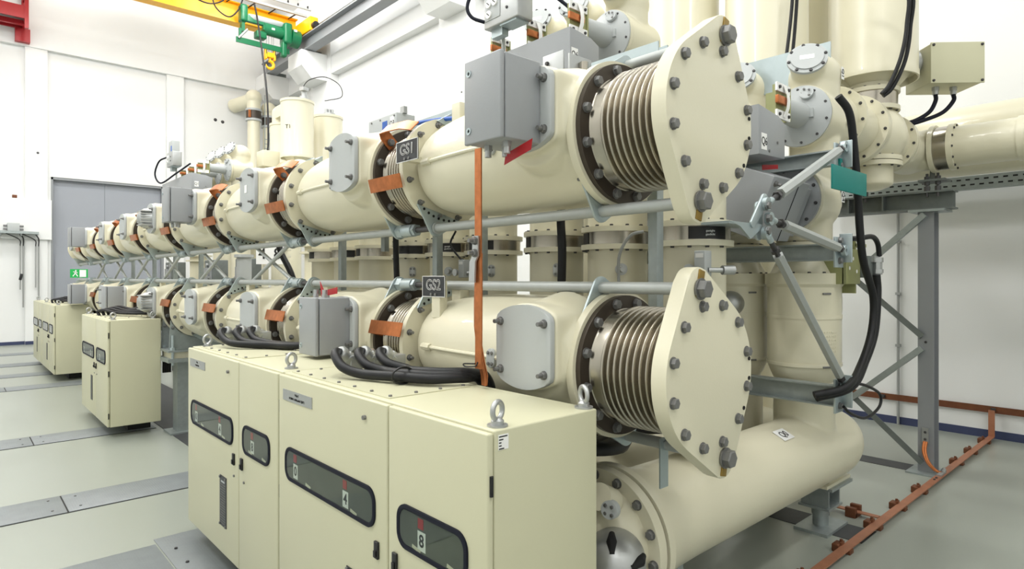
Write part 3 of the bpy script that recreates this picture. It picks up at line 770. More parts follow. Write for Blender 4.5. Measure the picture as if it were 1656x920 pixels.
def breaker(y, i):
    t = thing('breaker_tank', (3.2, y, 0), 'long cream breaker tank near the floor, %s' % ('in full view with a dished end cover' if i == 0 else PHN[i] + ' of three, mostly hidden'), 'tank', 'circuit breaker tanks')
    z = 0.572; R = 0.236 if i == 0 else 0.165; RF = 0.305 if i == 0 else 0.2; xs = 0.0 if i == 0 else 0.22 + 0.1 * i
    b = MB()
    b.lathe([(0, 2.2 + xs), (R + 0.03, 2.2 + xs), (R + 0.03, 2.26 + xs), (R + 0.004, 2.42 + xs), (R, 2.6 + xs), (R, 4.45)] + [(R * math.cos(a), 4.45 + 0.36 * math.sin(a)) for a in [PI / 2 * k / 8 for k in range(1, 9)]], (0, y, z), (1, 0, 0), 64)
    b.cyl((4.15, y, z), (4.15, y, 0.93), 0.185, 40)
    me = rmesh(b, 'tank_shell', 'cream', 0.011, 10)
    o = inst('tank_shell', me, t, (0, 0, 0)); o.location = -org(t)
    for k, x in enumerate((2.165 + xs, 2.10 + xs)):
        b = MB(); b.ring((x, y, z), (1, 0, 0), 0.14, RF if k == 0 else RF - 0.005, 0, 0.04 if k == 0 else 0.05, 64); f = b.build('end_flange', 'cream', t)
        if k == 1 and i == 0: bolt_circle(B_HEX, f, (2.10, y, z), (1, 0, 0), 0.272, 14, '-x', 0.1)
    b = MB(); prof = [((RF - 0.06) * math.cos(a), -0.17 * math.sin(a)) for a in [PI / 2 * k / 10 for k in range(0, 11)]]
    prof[-1] = (0, prof[-1][1]); b.lathe(prof, (2.102 + xs, y, z), (1, 0, 0), 56); b.build('end_cover', 'cream', t)
    if i == 0:
        b = MB(); b.cyl((2.04, y - 0.10, z + 0.20), (1.95, y - 0.11, z + 0.245), 0.055, 24); p = b.build('pressure_port', 'cream', t)
        pb = V((1.968, y - 0.165, z + 0.205)); b = MB(); b.cyl(pb, pb + V((-0.03, -0.006, 0.004)), 0.036, 24); p = b.build('pressure_port', 'lgrey', t)
        for dy, dz in ((-0.018, -0.018), (-0.018, 0.018), (0.018, -0.018), (0.018, 0.018)): bolt(B_TINY, p, pb + V((-0.031, -0.006 + dy * 0.9, 0.004 + dz * 0.9)), '-x')
        # slotted aluminium hood low on the cover
        b = MB(); d = V((-0.8, -0.6, 0.12)).normalized(); o0 = V((1.945, y - 0.195, z + 0.01))
        b.lathe([(0, 0.16), (0.036, 0.157), (0.078, 0.138), (0.108, 0.10), (0.12, 0.05), (0.12, -0.05), (0, -0.05)], o0, d, 40); h = b.build('vent_hood', 'alu', t); h['label'] = 'slotted cast aluminium hood'
        aa, u, w = frame(d)
        for k in range(5):
            an = 2 * PI * k / 5 + 0.4; rd = u * math.cos(an) + w * math.sin(an); tg = -u * math.sin(an) + w * math.cos(an)
            b = MB(); b.tube([o0 + d * 0.045 + rd * 0.118, o0 + d * 0.10 + rd * 0.104, o0 + d * 0.14 + rd * 0.07], [0.012, 0.021, 0.01], 10); b.build('slot', 'hole', h)
        # label on the shell
        b = MB(); n = V((0, -0.45, 0.893)); uy = V((0, 0.893, 0.45)); c = V((3.62, y, z)) + n * 0.2375
        b.prism(rrect(0.13, 0.085, 0.005), 0.001, c, (1, 0, 0), uy); lb = b.build('sticker', 'white', t)
        text('Q0', 0.062, c + n * 0.0025, ((1, 0, 0), uy), 'ink', t)
    # foot and support
    b = MB(); b.bx(4.220, 4.620, y - 0.12, y + 0.12, 0.325, 0.345); b.bx(4.300, 4.540, y - 0.10, y + 0.10, 0.345, 0.42); b.build('foot_plate', 'cream', t)
    b = MB(); b.bx(4.250, 4.600, y - 0.14, y + 0.14, 0.305, 0.325); b.build('shoe', 'galv', t)
    b = MB(); b.bx(4.320, 4.335, y - 0.09, y + 0.09, 0.17, 0.305); b.bx(4.500, 4.515, y - 0.09, y + 0.09, 0.17, 0.305); b.bx(4.320, 4.515, y + 0.075, y + 0.09, 0.17, 0.305); b.bx(4.300, 4.530, y - 0.1, y + 0.1, 0.155, 0.17); b.build('bracket', 'galv', t)
    b = MB(); b.cyl((4.420, y, 0.02), (4.420, y, 0.155), 0.05, 28); b.ring((4.420, y, 0.09), (0, 0, 1), 0.05, 0.056, 0, 0.05, 28); b.build('jack_post', 'galv', t)
    b = MB(); b.bx(4.250, 4.600, y - 0.11, y + 0.11, 0.0, 0.02); b.build('floor_plate', 'galv', t)
    # front legs
    b = MB(); b.bx(2.42, 2.5, y - 0.15, y + 0.15, 0.0, 0.42); b.build('front_leg', 'galv', t)
    return t
for i, y in enumerate(YP): breaker(y, i)

XC = 4.15
def tcolumn(y, i):
    lab = 'upright cream transformer housing on a breaker tank, %s' % ['nearest, in full view', 'second, partly hidden', 'third, deepest behind the end plates'][i]
    t = thing('transformer_housing', (XC, y, 0.95), lab, 'column', 'transformer housings of the near bay')
    R = 0.222
    b = MB()
    b.lathe([(0.0, 0.93), (0.185, 0.93), (0.185, 0.96), (0.172, 0.965), (0.172, 1.035), (0.185, 1.05), (R - 0.022, 1.085), (R - 0.005, 1.13), (R, 1.18), (R, 1.64), (R + 0.014, 1.66), (R + 0.014, 1.70), (0, 1.70)], (XC, y, 0), (0, 0, 1), 64)
    b.build('housing', 'cream', t, 30)
    b = MB(); b.ring((XC, y, 1.70), (0, 0, 1), 0.12, R + 0.014, 0, 0.028, 64); f = b.build('top_flange', 'cream', t)
    bolt_circle(B_SM, f, (XC, y, 1.728), (0, 0, 1), 0.205, 14, '+z', 0.1, keep=lambda p: p.y < y + 0.05)
    b = MB(); b.ring((XC, y, 0.965), (0, 0, 1), 0.12, 0.19, 0, 0.03, 48); f2 = b.build('bottom_flange', 'cream', t)
    bolt_circle(B_SM, f2, (XC, y, 0.995), (0, 0, 1), 0.172, 12, '+z', 0.1, keep=lambda p: p.y < y + 0.05)
    bolt_circle(B_SM, f2, (XC, y, 0.930), (0, 0, 1), 0.172, 12, '-z', 0.1, keep=lambda p: p.y < y + 0.05)
    for z0, h in ((1.44, 0.025), (1.14, 0.02)):
        b = MB(); b.ring((XC, y, z0), (0, 0, 1), R - 0.01, R + 0.004, 0, h, 64); b.build('band', 'cream', t)
    # side dome
    b = MB(); b.sphere((XC + 0.19, y + 0.02, 1.42), 0.16, 24, 14, (0.75, 0.75, 1.05)); b.build('side_dome', 'cream', t)
    # slots and the raised casting panel
    def onr(a, z, r): return V((XC + r * math.cos(a), y + r * math.sin(a), z))
    a = math.radians(238)
    for z in (1.60, 1.145):
        b = MB(); b.box(onr(a, z, R + 0.003), (0.055, 0.010, 0.012), Matrix.Rotation(a + PI / 2, 3, 'Z'), 0.002); b.build('slot_plate', 'bolt', t)
    if i == 0:
        b = MB()
        for k in range(6): 
            for q in range(8): b.box(onr(math.radians(228 + 4.2 * q), 1.24 + 0.024 * k, R + 0.0005), (0.014, 0.004, 0.010 if (k + q) % 3 else 0.004), Matrix.Rotation(math.radians(228 + 4.2 * q) + PI / 2, 3, 'Z'))
        b.build('raised_panel', 'cream', t)
        a = math.radians(303); ux = V((-math.sin(a), math.cos(a), 0)); c = onr(a, 1.53, R + 0.002)
        b = MB(); b.prism(rrect(0.05, 0.10, 0.004), 0.001, c, ux, (0, 0, 1)); b.build('sticker', 'white', t)
        text('T1', 0.045, c + V((math.cos(a), math.sin(a), 0)) * 0.002, ((0, 0, 1), -ux), 'ink', t)
    if i == 1:
        b = MB(); dd = V((-0.95, -0.3, 0)).normalized(); b.lathe([(0, 0.10), (0.045, 0.09), (0.075, 0.06), (0.085, 0.02), (0.085, -0.05), (0, -0.05)], (XC - 0.205, y - 0.08, 1.525), dd, 32); h = b.build('vent_hood', 'alu', t); h['label'] = 'slotted cast aluminium hood'
    # neck up to the earthing switch
    b = MB(); b.lathe([(0, 1.728), (0.205, 1.728), (0.17, 1.80), (0.15, 1.84), (0.15, 1.90), (0.0, 1.90)], (XC, y, 0), (0, 0, 1), 48); b.build('neck_dome', 'cream', t)
    b = MB(); b.ring((XC, y, 1.90), (0, 0, 1), 0.1, 0.20, 0, 0.026, 48); f = b.build('neck_flange', 'cream', t)
    bolt_circle(B_SM, f, (XC, y, 1.926), (0, 0, 1), 0.18, 12, '+z', 0.1, keep=lambda p: p.y < y)
for i, y in enumerate(YP): tcolumn(y, i)

def sticker_y(parent, body, c, w=0.05, h=0.075, size=0.05):
    c = V(c); b = MB(); b.bx(c.x - w / 2, c.x + w / 2, c.y, c.y + 0.001, c.z - h / 2, c.z + h / 2); b.build('sticker', 'white', parent)
    text(body, size, c + V((0, -0.0015, 0)), ((0, 0, -1), (1, 0, 0)), 'ink', parent)

def switch(y, i):
    """lower earthing switch vessel with its slanted grey box"""
    nm = PHN[i]
    t = thing('earthing_switch', (XC, y, 1.926), 'cream earthing switch vessel above the transformer housing, %s of three' % nm, 'vessel', 'earthing switches of the near bay')
    b = MB()
    b.cyl((XC, y, 1.926), (XC, y, 2.45), 0.17, 48)
    b.cyl((XC - 0.20, y, 2.19), (XC + 0.10, y, 2.19), 0.205, 48)
    b.lathe([(0, 0), (0.19, 0), (0.185, 0.04), (0.15, 0.06), (0, 0.065)], (XC + 0.09, y, 2.19), (1, 0, 0), 40)
    me = rmesh(b, 'body', 'cream', 0.011, 8); o = inst('body', me, t, (0, 0, 0)); o.location = -org(t)
    b = MB(); b.ring((XC - 0.225, y, 2.19), (1, 0, 0), 0.1, 0.215, 0, 0.028, 48); b.build('side_flange', 'cream', t)
    b = MB(); b.lathe([(0, -0.02), (0.20, -0.02), (0.20, 0), (0, 0)], (XC - 0.225, y, 2.19), (1, 0, 0), 48); c = b.build('grey_disc', 'grey', t); c['label'] = 'grey bolted disc'
    bolt_circle(B_SM, c, (XC - 0.245, y, 2.19), (1, 0, 0), 0.178, 10, '-x', 0.2)
    # slanted grey mechanism box
    R = Matrix.Rotation(math.radians(22), 3, 'X')
    cb = V((XC - 0.61, y - 0.015, 2.13))
    b = MB(); b.box(cb, (0.46, 0.25, 0.36), R, 0.005); m = b.build('mechanism_box', 'grey', t); m['label'] = 'slanted grey mechanism box'
    b = MB(); b.box(cb + R @ V((0.09, -0.1255, 0.0)), (0.006, 0.004, 0.36), R); b.build('lid_seam', 'hole', m)
    b = MB(); b.box(cb + V((0.28, 0.0, 0.0)), (0.12, 0.2, 0.3), R, 0.004); b.build('adapter', 'grey', c)
    bolt(B_COVER, m, cb + R @ V((-0.19, -0.125, 0.14)), R @ V((0, -1, 0)), 'lid_screw')
    if i == 0:
        b = MB(); b.prism([(-0.08, 0), (0.12, 0.03), (0.12, 0.055), (-0.08, 0.03)], 0.002, cb + V((0.02, -0.03, 0.19)), (1, 0, 0), (0, 0, 1)); tg = b.build('red_tag', 'red', t); tg['label'] = 'red tag on the slanted box'
        sticker_y(t, 'Q4', (XC + 0.10, y - 0.206, 2.22))
for i, y in enumerate(YP): switch(y, i)

def disconnector(base, y, z, nm, lab, detail, top=True, group='disconnectors', zfoot=None, rot_label=True):
    """cream vessel with a grey cone drive looking towards -x. base = x of the vertical axis"""
    t = thing('disconnector', (base, y, z - 0.35), lab, 'vessel', group)
    b = MB()
    zt = z + (0.42 if top else 0.22)
    b.cyl((base + 0.17, y, (z - 0.32) if zfoot is None else zfoot), (base + 0.17, y, zt - 0.12), 0.155, 40)
    b.cyl((base - 0.02, y, z), (base + 0.34, y, z), 0.19, 44)
    b.lathe([(0, 0), (0.165, 0), (0.15, 0.03), (0.11, 0.05), (0, 0.055)], (base + 0.34, y, z), (1, 0, 0), 36)
    if top: b.cyl((base - 0.02, y - 0.03, z + 0.37), (base + 0.17, y + 0.02, z + 0.28), 0.112, 36); b.sphere((base + 0.17, y, z + 0.29), 0.165, 24, 14)
    me = rmesh(b, 'body', 'cream', 0.0105, 8); o = inst('body', me, t, (0, 0, 0)); o.location = -org(t)
    b = MB(); b.ring((base - 0.045, y, z), (1, 0, 0), 0.1, 0.20, 0, 0.025, 48); b.build('side_flange', 'cream', t)
    # grey cone cover and shaft
    b = MB(); b.lathe([(0.0, -0.055), (0.075, -0.050), (0.12, -0.04), (0.185, -0.014), (0.195, -0.012), (0.195, 0), (0, 0)], (base - 0.045, y, z), (1, 0, 0), 48); c = b.build('drive_cone', 'lgrey', t); c['label'] = 'grey bolted drive cone'
    bolt_circle(B_SM, c, (base - 0.058, y, z), (1, 0, 0), 0.172, 10, '-x', 0.25)
    b = MB(); b.cyl((base - 0.36, y, z), (base - 0.09, y, z), 0.068, 32, 0.082); b.bx(base - 0.105, base - 0.085, y - 0.1, y - 0.07, z - 0.028, z + 0.028); b.build('drive_shaft', 'lgrey', c)
    pc = V((base - 0.085, y - 0.055, z + 0.13)); b = MB(); b.lathe([(0, -0.02), (0.042, -0.02), (0.042, 0), (0, 0)], pc, (0.9, 0.2, -0.25), 24); p = b.build('pressure_port', 'lgrey', c)
    for k in range(5):
        an = 2 * PI * k / 5; q = pc + V((-0.02, 0, 0)) + V((0, math.cos(an), math.sin(an))) * 0.028; bolt(B_TINY, p, q, '-x')
    # insulator carrier with copper link
    xm = base - 0.54
    b = MB(); b.bx(xm, xm + 0.18, y - 0.065, y - 0.045, z - 0.095, z + 0.095); ins = b.build('insulator_plate', 'olive', t); ins['label'] = 'olive insulating plate'
    b = MB(); b.bx(xm + 0.165, xm + 0.18, y - 0.075, y + 0.075, z - 0.10, z + 0.10); b.build('insulator_plate', 'olive', t)
    for dz in (-0.08, 0.08):
        b = MB(); b.bx(xm - 0.01, xm + 0.165, y - 0.078, y - 0.066, z + dz - 0.025, z + dz + 0.025); cl = b.build('clamp_bar', 'white', t); cl['label'] = 'pale clamp bar'
        if detail:
            for dx in (0.02, 0.14): bolt(B_SM, cl, (xm + dx, y - 0.079, z + dz), '-y')
    b = MB(); b.box((xm + 0.045, y - 0.085, z), (0.15, 0.02, 0.045), None, 0.002); b.build('copper_link', 'copper', t)
    b = MB(); b.strip([(xm + 0.075, y - 0.085, z - 0.095), (xm + 0.085, y - 0.10, z - 0.04), (xm + 0.085, y - 0.105, z), (xm + 0.085, y - 0.10, z + 0.04), (xm + 0.075, y - 0.085, z + 0.095)], 0.034, 0.003, (1, 0, 0)); s = b.build('white_clip', 'white', t); s['label'] = 'white plastic clip'
    if top:
        # tilted round cover looking up and towards the cabinets
        ax = V((-0.80, -0.34, 0.42)).normalized(); cc = V((base - 0.02, y - 0.03, z + 0.37)) - ax * 0.004
        b = MB(); b.lathe([(0, 0), (0.122, 0), (0.122, 0.018), (0.098, 0.02), (0.098, 0.028), (0, 0.028)], cc, ax, 40); cv = b.build('round_cover', 'lgrey', t); cv['label'] = 'pale round bolted cover'
        bolt_circle(B_SM, cv, cc + ax * 0.018, ax, 0.110, 8, ax, 0.2)
        if detail:
            aa, u, w = frame(ax); b = MB(); b.box(cc + ax * 0.0285, (0.085, 0.035, 0.001), Matrix((u, w, ax)).transposed()); b.build('sticker', 'white', cv)
    return t
def seat(z): pass
for i, y in enumerate(YP):
    nm = PHN[i]
    t = disconnector(XC, y, 2.745, nm, 'cream disconnector with a grey cone on the stack above the teal panel' if i == 0 else 'cream disconnector of the near bay, %s of three, behind the upper end plate' % nm, i == 0, True, 'disconnectors of the near bay')
    if i == 0:
        sticker_y(t, 'Q6', (XC + 0.24, y - 0.192, 2.74), 0.05, 0.085, 0.05)
        sticker_y(t, 'Q1', (XC + 0.20, y - 0.168, 3.04), 0.045, 0.08, 0.045)

def q6_box(x0, x1, y0, y1, z0, z1, label, txt, tpos):
    t = thing('mechanism_box', ((x0 + x1) / 2, (y0 + y1) / 2, z0), label, 'box', 'grey mechanism boxes')
    out = [(x0, z0), (x1 - 0.0, z0 + 0.01), (x1, z1 - 0.06), (x1 - 0.08, z1 - 0.025), (x0, z1)]
    b = MB(); b.prism(out, -(y1 - y0), (0, y0, 0), (1, 0, 0), (0, 0, 1), 0.003); c = b.build('casing', 'grey', t, 25)
    w = V((tpos[0], y0, tpos[1]))
    b = MB(); b.bx(w.x - 0.032, w.x + 0.032, y0 - 0.0012, y0, w.z - 0.045, w.z + 0.045); b.build('sticker', 'white', t)
    text(txt, 0.062, w + V((0, -0.0025, 0)), ((0, 0, -1), (1, 0, 0)) if False else FY, 'ink', t, xs=0.8)
    for dx, dz in ((0.12, 0.03), (0.22, 0.09)): bolt(B_TINY, t, (x0 + dx, y0, z0 + dz), '-y', 'screw')
    for k in range(4): bolt(B_TINY, t, (x0, y0 + 0.25 + 0.3 * k, z0 + 0.06 + 0.05 * (k % 2)), '-x', 'screw')
    return t
q6_box(3.27, 3.585, 1.61, 3.0, 2.375, 2.645, 'grey mechanism box marked Q6 beside the upper end plate', 'Q6', (3.33, 2.45))

b = MB(); b.bx(4.275, 4.283, 1.62, 3.0, 2.99, 3.245); b.bx(4.2, 4.275, 2.44, 2.46, 2.95, 3.1)
o = b.build('mounting_plate', 'zinc', None); tag(o, 'pale zinc plate running behind the round covers of the near disconnectors', 'plate')
for dy, mm in ((0.12, 'red'), (0.75, 'exitg')):
    b = MB(); b.bx(4.272, 4.275, 1.62 + dy, 1.66 + dy, 3.17, 3.21); o2 = b.build('sticker', mm, o)
# galvanised cross beams and the braced strut hub
for z0, z1, ya, lab in ((0.945, 1.065, 1.44, 'lower'), (1.80, 1.90, 1.44, 'middle'), (2.36, 2.45, 1.44, 'upper')):
    b = MB(); b.bx(3.88, 3.92, ya, 3.0, z0, z1, 0.002); b.bx(3.84, 3.88, ya, 3.0, z1 - 0.008, z1); b.bx(3.84, 3.88, ya, 3.0, z0, z0 + 0.008)
    t = thing('cross_beam', (3.9, 2.2, z0), 'galvanised %s cross beam along the near bay columns' % lab, 'beam', 'cross beams of the near bay')
    b.build('channel', 'galv', t)
    e = MB(); e.bx(3.84, 3.96, ya - 0.012, ya, z0 - 0.04, z1 + 0.04, 0.002); e.bx(3.93, 3.942, ya - 0.07, ya, z0 - 0.01, z1 + 0.06, 0.002); e.build('end_bracket', 'zinc', t)
    for zz in (z0 + 0.0, z1 + 0.02): bolt(B_HEX, t, (3.9, ya - 0.012, zz), '-y')
HUB = V((2.91, 1.43, 1.985))
t = thing('strut_hub', HUB - V((0, 0, 0.1)), 'zinc bracket hub where the three braces meet behind the upper end plate', 'bracket')
b = MB(); b.bx(2.60, 2.91, 1.42, 1.56, 1.945, 1.957); b.prism([(0, 0), (0.31, 0), (0.31, -0.02), (0.2, -0.075), (0.1, -0.02)], 0.012, (2.60, 1.43, 1.957), (1, 0, 0), (0, 0, 1)); b.build('gusset', 'zinc', t)
b = MB(); b.prism(hull(circ(0, 0.05, 0.035, 16) + circ(0.0, -0.07, 0.035, 16)), -0.012, HUB, (1, 0, 0), (0, 0, 1), 0.002); b.prism(hull(circ(-0.10, -0.03, 0.02, 12) + circ(0.02, 0.09, 0.032, 16)), -0.012, HUB + V((0, -0.02, 0)), (1, 0, 0), (0, 0, 1), 0.002); b.build('clevis', 'zinc', t)
for dx, dz in ((0.0, 0.06), (0.01, 0.0), (0.0, -0.06)): bolt(B_HEX, t, HUB + V((dx, -0.035, dz)), '-y')
for tgt, lab, off in ((V((3.9, 1.40, 2.47)), 'rising to the upper cross beam', V((0.01, -0.03, 0.07))), (V((3.9, 1.40, 1.86)), 'running to the middle cross beam', V((0.04, -0.03, 0.0))), (V((3.9, 1.40, 1.07)), 'slanting down to the lower cross beam', V((0.01, -0.03, -0.07)))):
    p0 = HUB + off; d = (tgt - p0).normalized(); L = (tgt - p0).length
    t = thing('brace', tgt, 'galvanised hexagonal brace ' + lab, 'brace', 'braces of the near bay')
    b = MB(); b.cyl(p0 + d * 0.16, p0 + d * (L - 0.10), 0.027, 6); b.build('hex_bar', 'galv_rod', t, 20)
    b = MB(); b.cyl(p0 + d * 0.04, p0 + d * 0.16, 0.013, 12); b.cyl(p0 + d * 0.115, p0 + d * 0.135, 0.024, 6); b.build('threaded_end', 'bolt_dark', t)
    b = MB(); b.cyl(p0 + d * (L - 0.10), p0 + d * (L - 0.03), 0.013, 12); b.cyl(p0 + d * (L - 0.08), p0 + d * (L - 0.06), 0.024, 6); b.build('threaded_end', 'bolt_dark', t)
    for q, q0, q1 in ((p0, 0.02, 0.06), (p0 + d * L, L - 0.05, L - 0.02)):
        b = MB(); b.lathe([(0.012, -0.012), (0.032, -0.012), (0.032, 0.012), (0.012, 0.012), (0.012, -0.012)], q, (0, 1, 0), 20)
        b.cyl(p0 + d * q0, p0 + d * q1, 0.016, 12); b.build('eye_end', 'zinc', t)
# teal panel
b = MB(); b.bx(3.54, 4.05, 1.33, 1.34, 2.182, 2.315, 0.002); b.bx(3.88, 3.91, 1.34, 1.43, 2.29, 2.31); b.bx(3.88, 3.91, 1.415, 1.43, 2.29, 2.40)
tag(b.build('teal_panel', 'teal', None), 'plain teal rectangular panel fixed at the near end of the bay', 'panel')

# ------------------------------------------------------------------ connection columns behind the busbars, three bays of three
XV = 2.78
for bay in range(3):
    for i in range(3):
        y = 1.72 + 0.47 * i + 1.54 * bay
        z = 1.915
        bayn = ['near', 'second', 'third'][bay]
        t = thing('connection_column', (XV, y, 0.9), 'cream upright column behind the busbars, %s of three in the %s bay' % (PHN[i], bayn), 'column', 'connection columns behind the busbars')
        b = MB(); b.cyl((XV, y, 0.96), (XV, y, z - 0.05), 0.165, 48); b.cyl((XV, y, z + 0.05), (XV, y, 2.62), 0.165, 48); b.lathe([(0.165, 0), (0.12, 0.07), (0, 0.10)], (XV, y, 2.62), (0, 0, 1), 48); b.lathe([(0.165, 0), (0.12, -0.09), (0, -0.13)], (XV, y, 0.96), (0, 0, 1), 48); b.build('tube', 'cream', t)
        f = None
        for z0 in (z - 0.062, z + 0.034):
            b = MB(); b.ring((XV, y, z0), (0, 0, 1), 0.1, 0.202, 0, 0.028, 56); f = b.build('flange', 'cream', t)
            if bay < 2:
                up = z0 > z
                bolt_circle(B_SM, f, (XV, y, z0 + 0.028 if up else z0), (0, 0, 1), 0.186, 14, '+z' if up else '-z', 0.05, keep=lambda p: p.x < XV + 0.05)
        b = MB(); b.cyl((XV, y, z - 0.036), (XV, y, z + 0.036), 0.186, 56); bd = b.build('band', 'steel', t); bd['label'] = 'shiny metal band between the flanges'
        b = MB()
        a0 = math.radians(((207, 128, 132), (170, 192, 190), (150, 215, 160))[bay][i]); b.lathe([(0.1865, -0.03), (0.1885, -0.03), (0.1885, 0.03), (0.1865, 0.03), (0.1865, -0.03)], (XV, y, z), (0, 0, 1), 24, 0, a0, a0 + (1.05 if (bay, i) in ((0, 0), (1, 0), (1, 1), (1, 2)) else 0.6)); lb = b.build('black_label', 'black', bd)
        if (bay, i) in ((0, 0), (1, 0), (1, 1)):
            am = a0 + 0.55; dv = V((math.cos(am), math.sin(am), 0)); tx = V((-dv.y, dv.x, 0))
            for wz, ws in ((0.008, 'gastight'), (-0.009, 'gasdicht')): text(ws, 0.015, V((XV, y, z + wz)) + dv * 0.1905, (tx, (0, 0, 1)), 'white', bd)
        if bay < 2:
            a = math.radians(225); c = V((XV + 0.165 * math.cos(a), y + 0.165 * math.sin(a), 1.745)); d = V((math.cos(a), math.sin(a), 0))
            if i == 1:
                b = MB(); b.lathe([(0, 0), (0.032, 0), (0.032, 0.016), (0, 0.016)], c, d, 24); b.lathe([(0, 0.016), (0.018, 0.016), (0.018, 0.05), (0.014, 0.06), (0.016, 0.07), (0.016, 0.085), (0, 0.085)], c, d, 8); b.build('gas_valve', 'alu', t)
            else:
                ux = V((-d.y, d.x, 0)); b = MB(); b.prism(rrect(0.05, 0.08, 0.022), 0.014, c - d * 0.004, ux, (0, 0, 1), 0.002); p = b.build('pressure_port', 'alu', t)
                for du in (-0.012, 0.012):
                    for dz in (-0.023, 0.023): bolt(B_TINY, p, c + d * 0.010 + ux * du + V((0, 0, dz)), d)
# grey gas monitors on two columns
for (x, y, z), lab in (((2.56, 3.30, 1.76), 'between the two near bays'), ((2.60, 1.55, 1.765), 'behind the nearest flat post')):
    t = thing('gas_monitor', (x, y, z - 0.05), 'small grey gas density monitor box ' + lab, 'monitor', 'gas density monitors')
    b = MB(); b.bx(x - 0.03, x + 0.03, y - 0.028, y + 0.028, z - 0.06, z + 0.06, 0.004); b.build('casing', 'lgrey', t)
    b = MB(); b.bx(x - 0.031, x - 0.03, y - 0.02, y + 0.02, z + 0.028, z + 0.048); b.build('sticker', 'white', t)
    b = MB(); b.cyl((x - 0.03, y + 0.05, z - 0.025), (x - 0.045, y + 0.05, z - 0.025), 0.024, 20); b.cyl((x, y + 0.02, z - 0.025), (x, y + 0.05, z - 0.025), 0.012, 12); b.build('gauge', 'alu', t)
    b = MB(); b.cyl((x, y - 0.028, z - 0.03), (x + 0.05, y - 0.07, z - 0.03), 0.012, 12); b.cyl((x + 0.05, y - 0.07, z - 0.03), (x + 0.1, y - 0.1, z - 0.03), 0.022, 12); b.build('valve_stub', 'alu', t)
cable([(2.53, 2.36, 2.2), (2.50, 2.36, 2.05), (2.50, 2.35, 1.85), (2.51, 2.365, 1.65), (2.52, 2.40, 1.2)], 0.024, 'thick black cable hanging between the rows in front of the near bay columns', 'cables behind the busbars')
cable([(2.50, 4.06, 2.2), (2.50, 4.06, 1.9), (2.51, 4.05, 1.5), (2.52, 4.05, 1.2)], 0.022, 'thick black cable hanging between the rows at the second bay', 'cables behind the busbars')
cable([(2.47, 6.2, 2.3), (2.47, 6.2, 2.0), (2.52, 6.0, 1.7), (2.55, 5.92, 1.3)], 0.03, 'slanting black cable hanging between the rows past the third bay', 'cables behind the busbars')
cable([(2.57, 1.86, 1.93), (2.54, 1.92, 1.91), (2.52, 1.97, 1.82), (2.53, 1.985, 1.70), (2.53, 1.97, 1.55), (2.54, 1.97, 1.3)], 0.008, 'thin grey cable curving beside the nearest flat post', 'thin cables', m='brown_pvc')
cable([(2.58, 3.42, 2.02), (2.55, 3.44, 1.93), (2.56, 3.36, 1.84), (2.56, 3.31, 1.82)], 0.007, 'thin black lead from the gas monitor', 'thin cables')
# dark cable bundle under the beams
for i in range(5):
    cable([(3.9, 2.02 + 0.03 * i, 0.93), (3.6, 1.98 + 0.03 * i, 0.87 + 0.012 * i), (3.2, 1.96 + 0.02 * i, 0.83 + 0.016 * i), (2.9, 1.98 + 0.02 * i, 0.86 + 0.012 * i), (2.65, 2.0 + 0.02 * i, 0.9)], 0.016, 'dark cable bundled between the breaker tanks, %s strand' % ORD[i].replace('nearest', 'first'), 'bundle between the breaker tanks', n=5, seg=8)
for i in range(4):
    cable([(1.75, 1.9 + 0.05 * i, 0.98), (1.95, 1.75 + 0.05 * i, 0.98), (2.2, 1.72 + 0.06 * i, 0.95), (2.5, 1.9 + 0.06 * i, 0.94)], 0.028, 'dark cable under the lower busbar beside the nearest cabinet, %s strand' % ORD[i].replace('nearest', 'first'), 'bundle under the lower busbar', n=5, seg=8)
b = MB(); b.bx(2.10, 2.155, 1.44, 1.446, 0.86, 1.06); t_ = tag(b.build('support_bracket', 'zinc', None), 'zinc angle bracket between the lower bellows and the breaker tank', 'bracket')
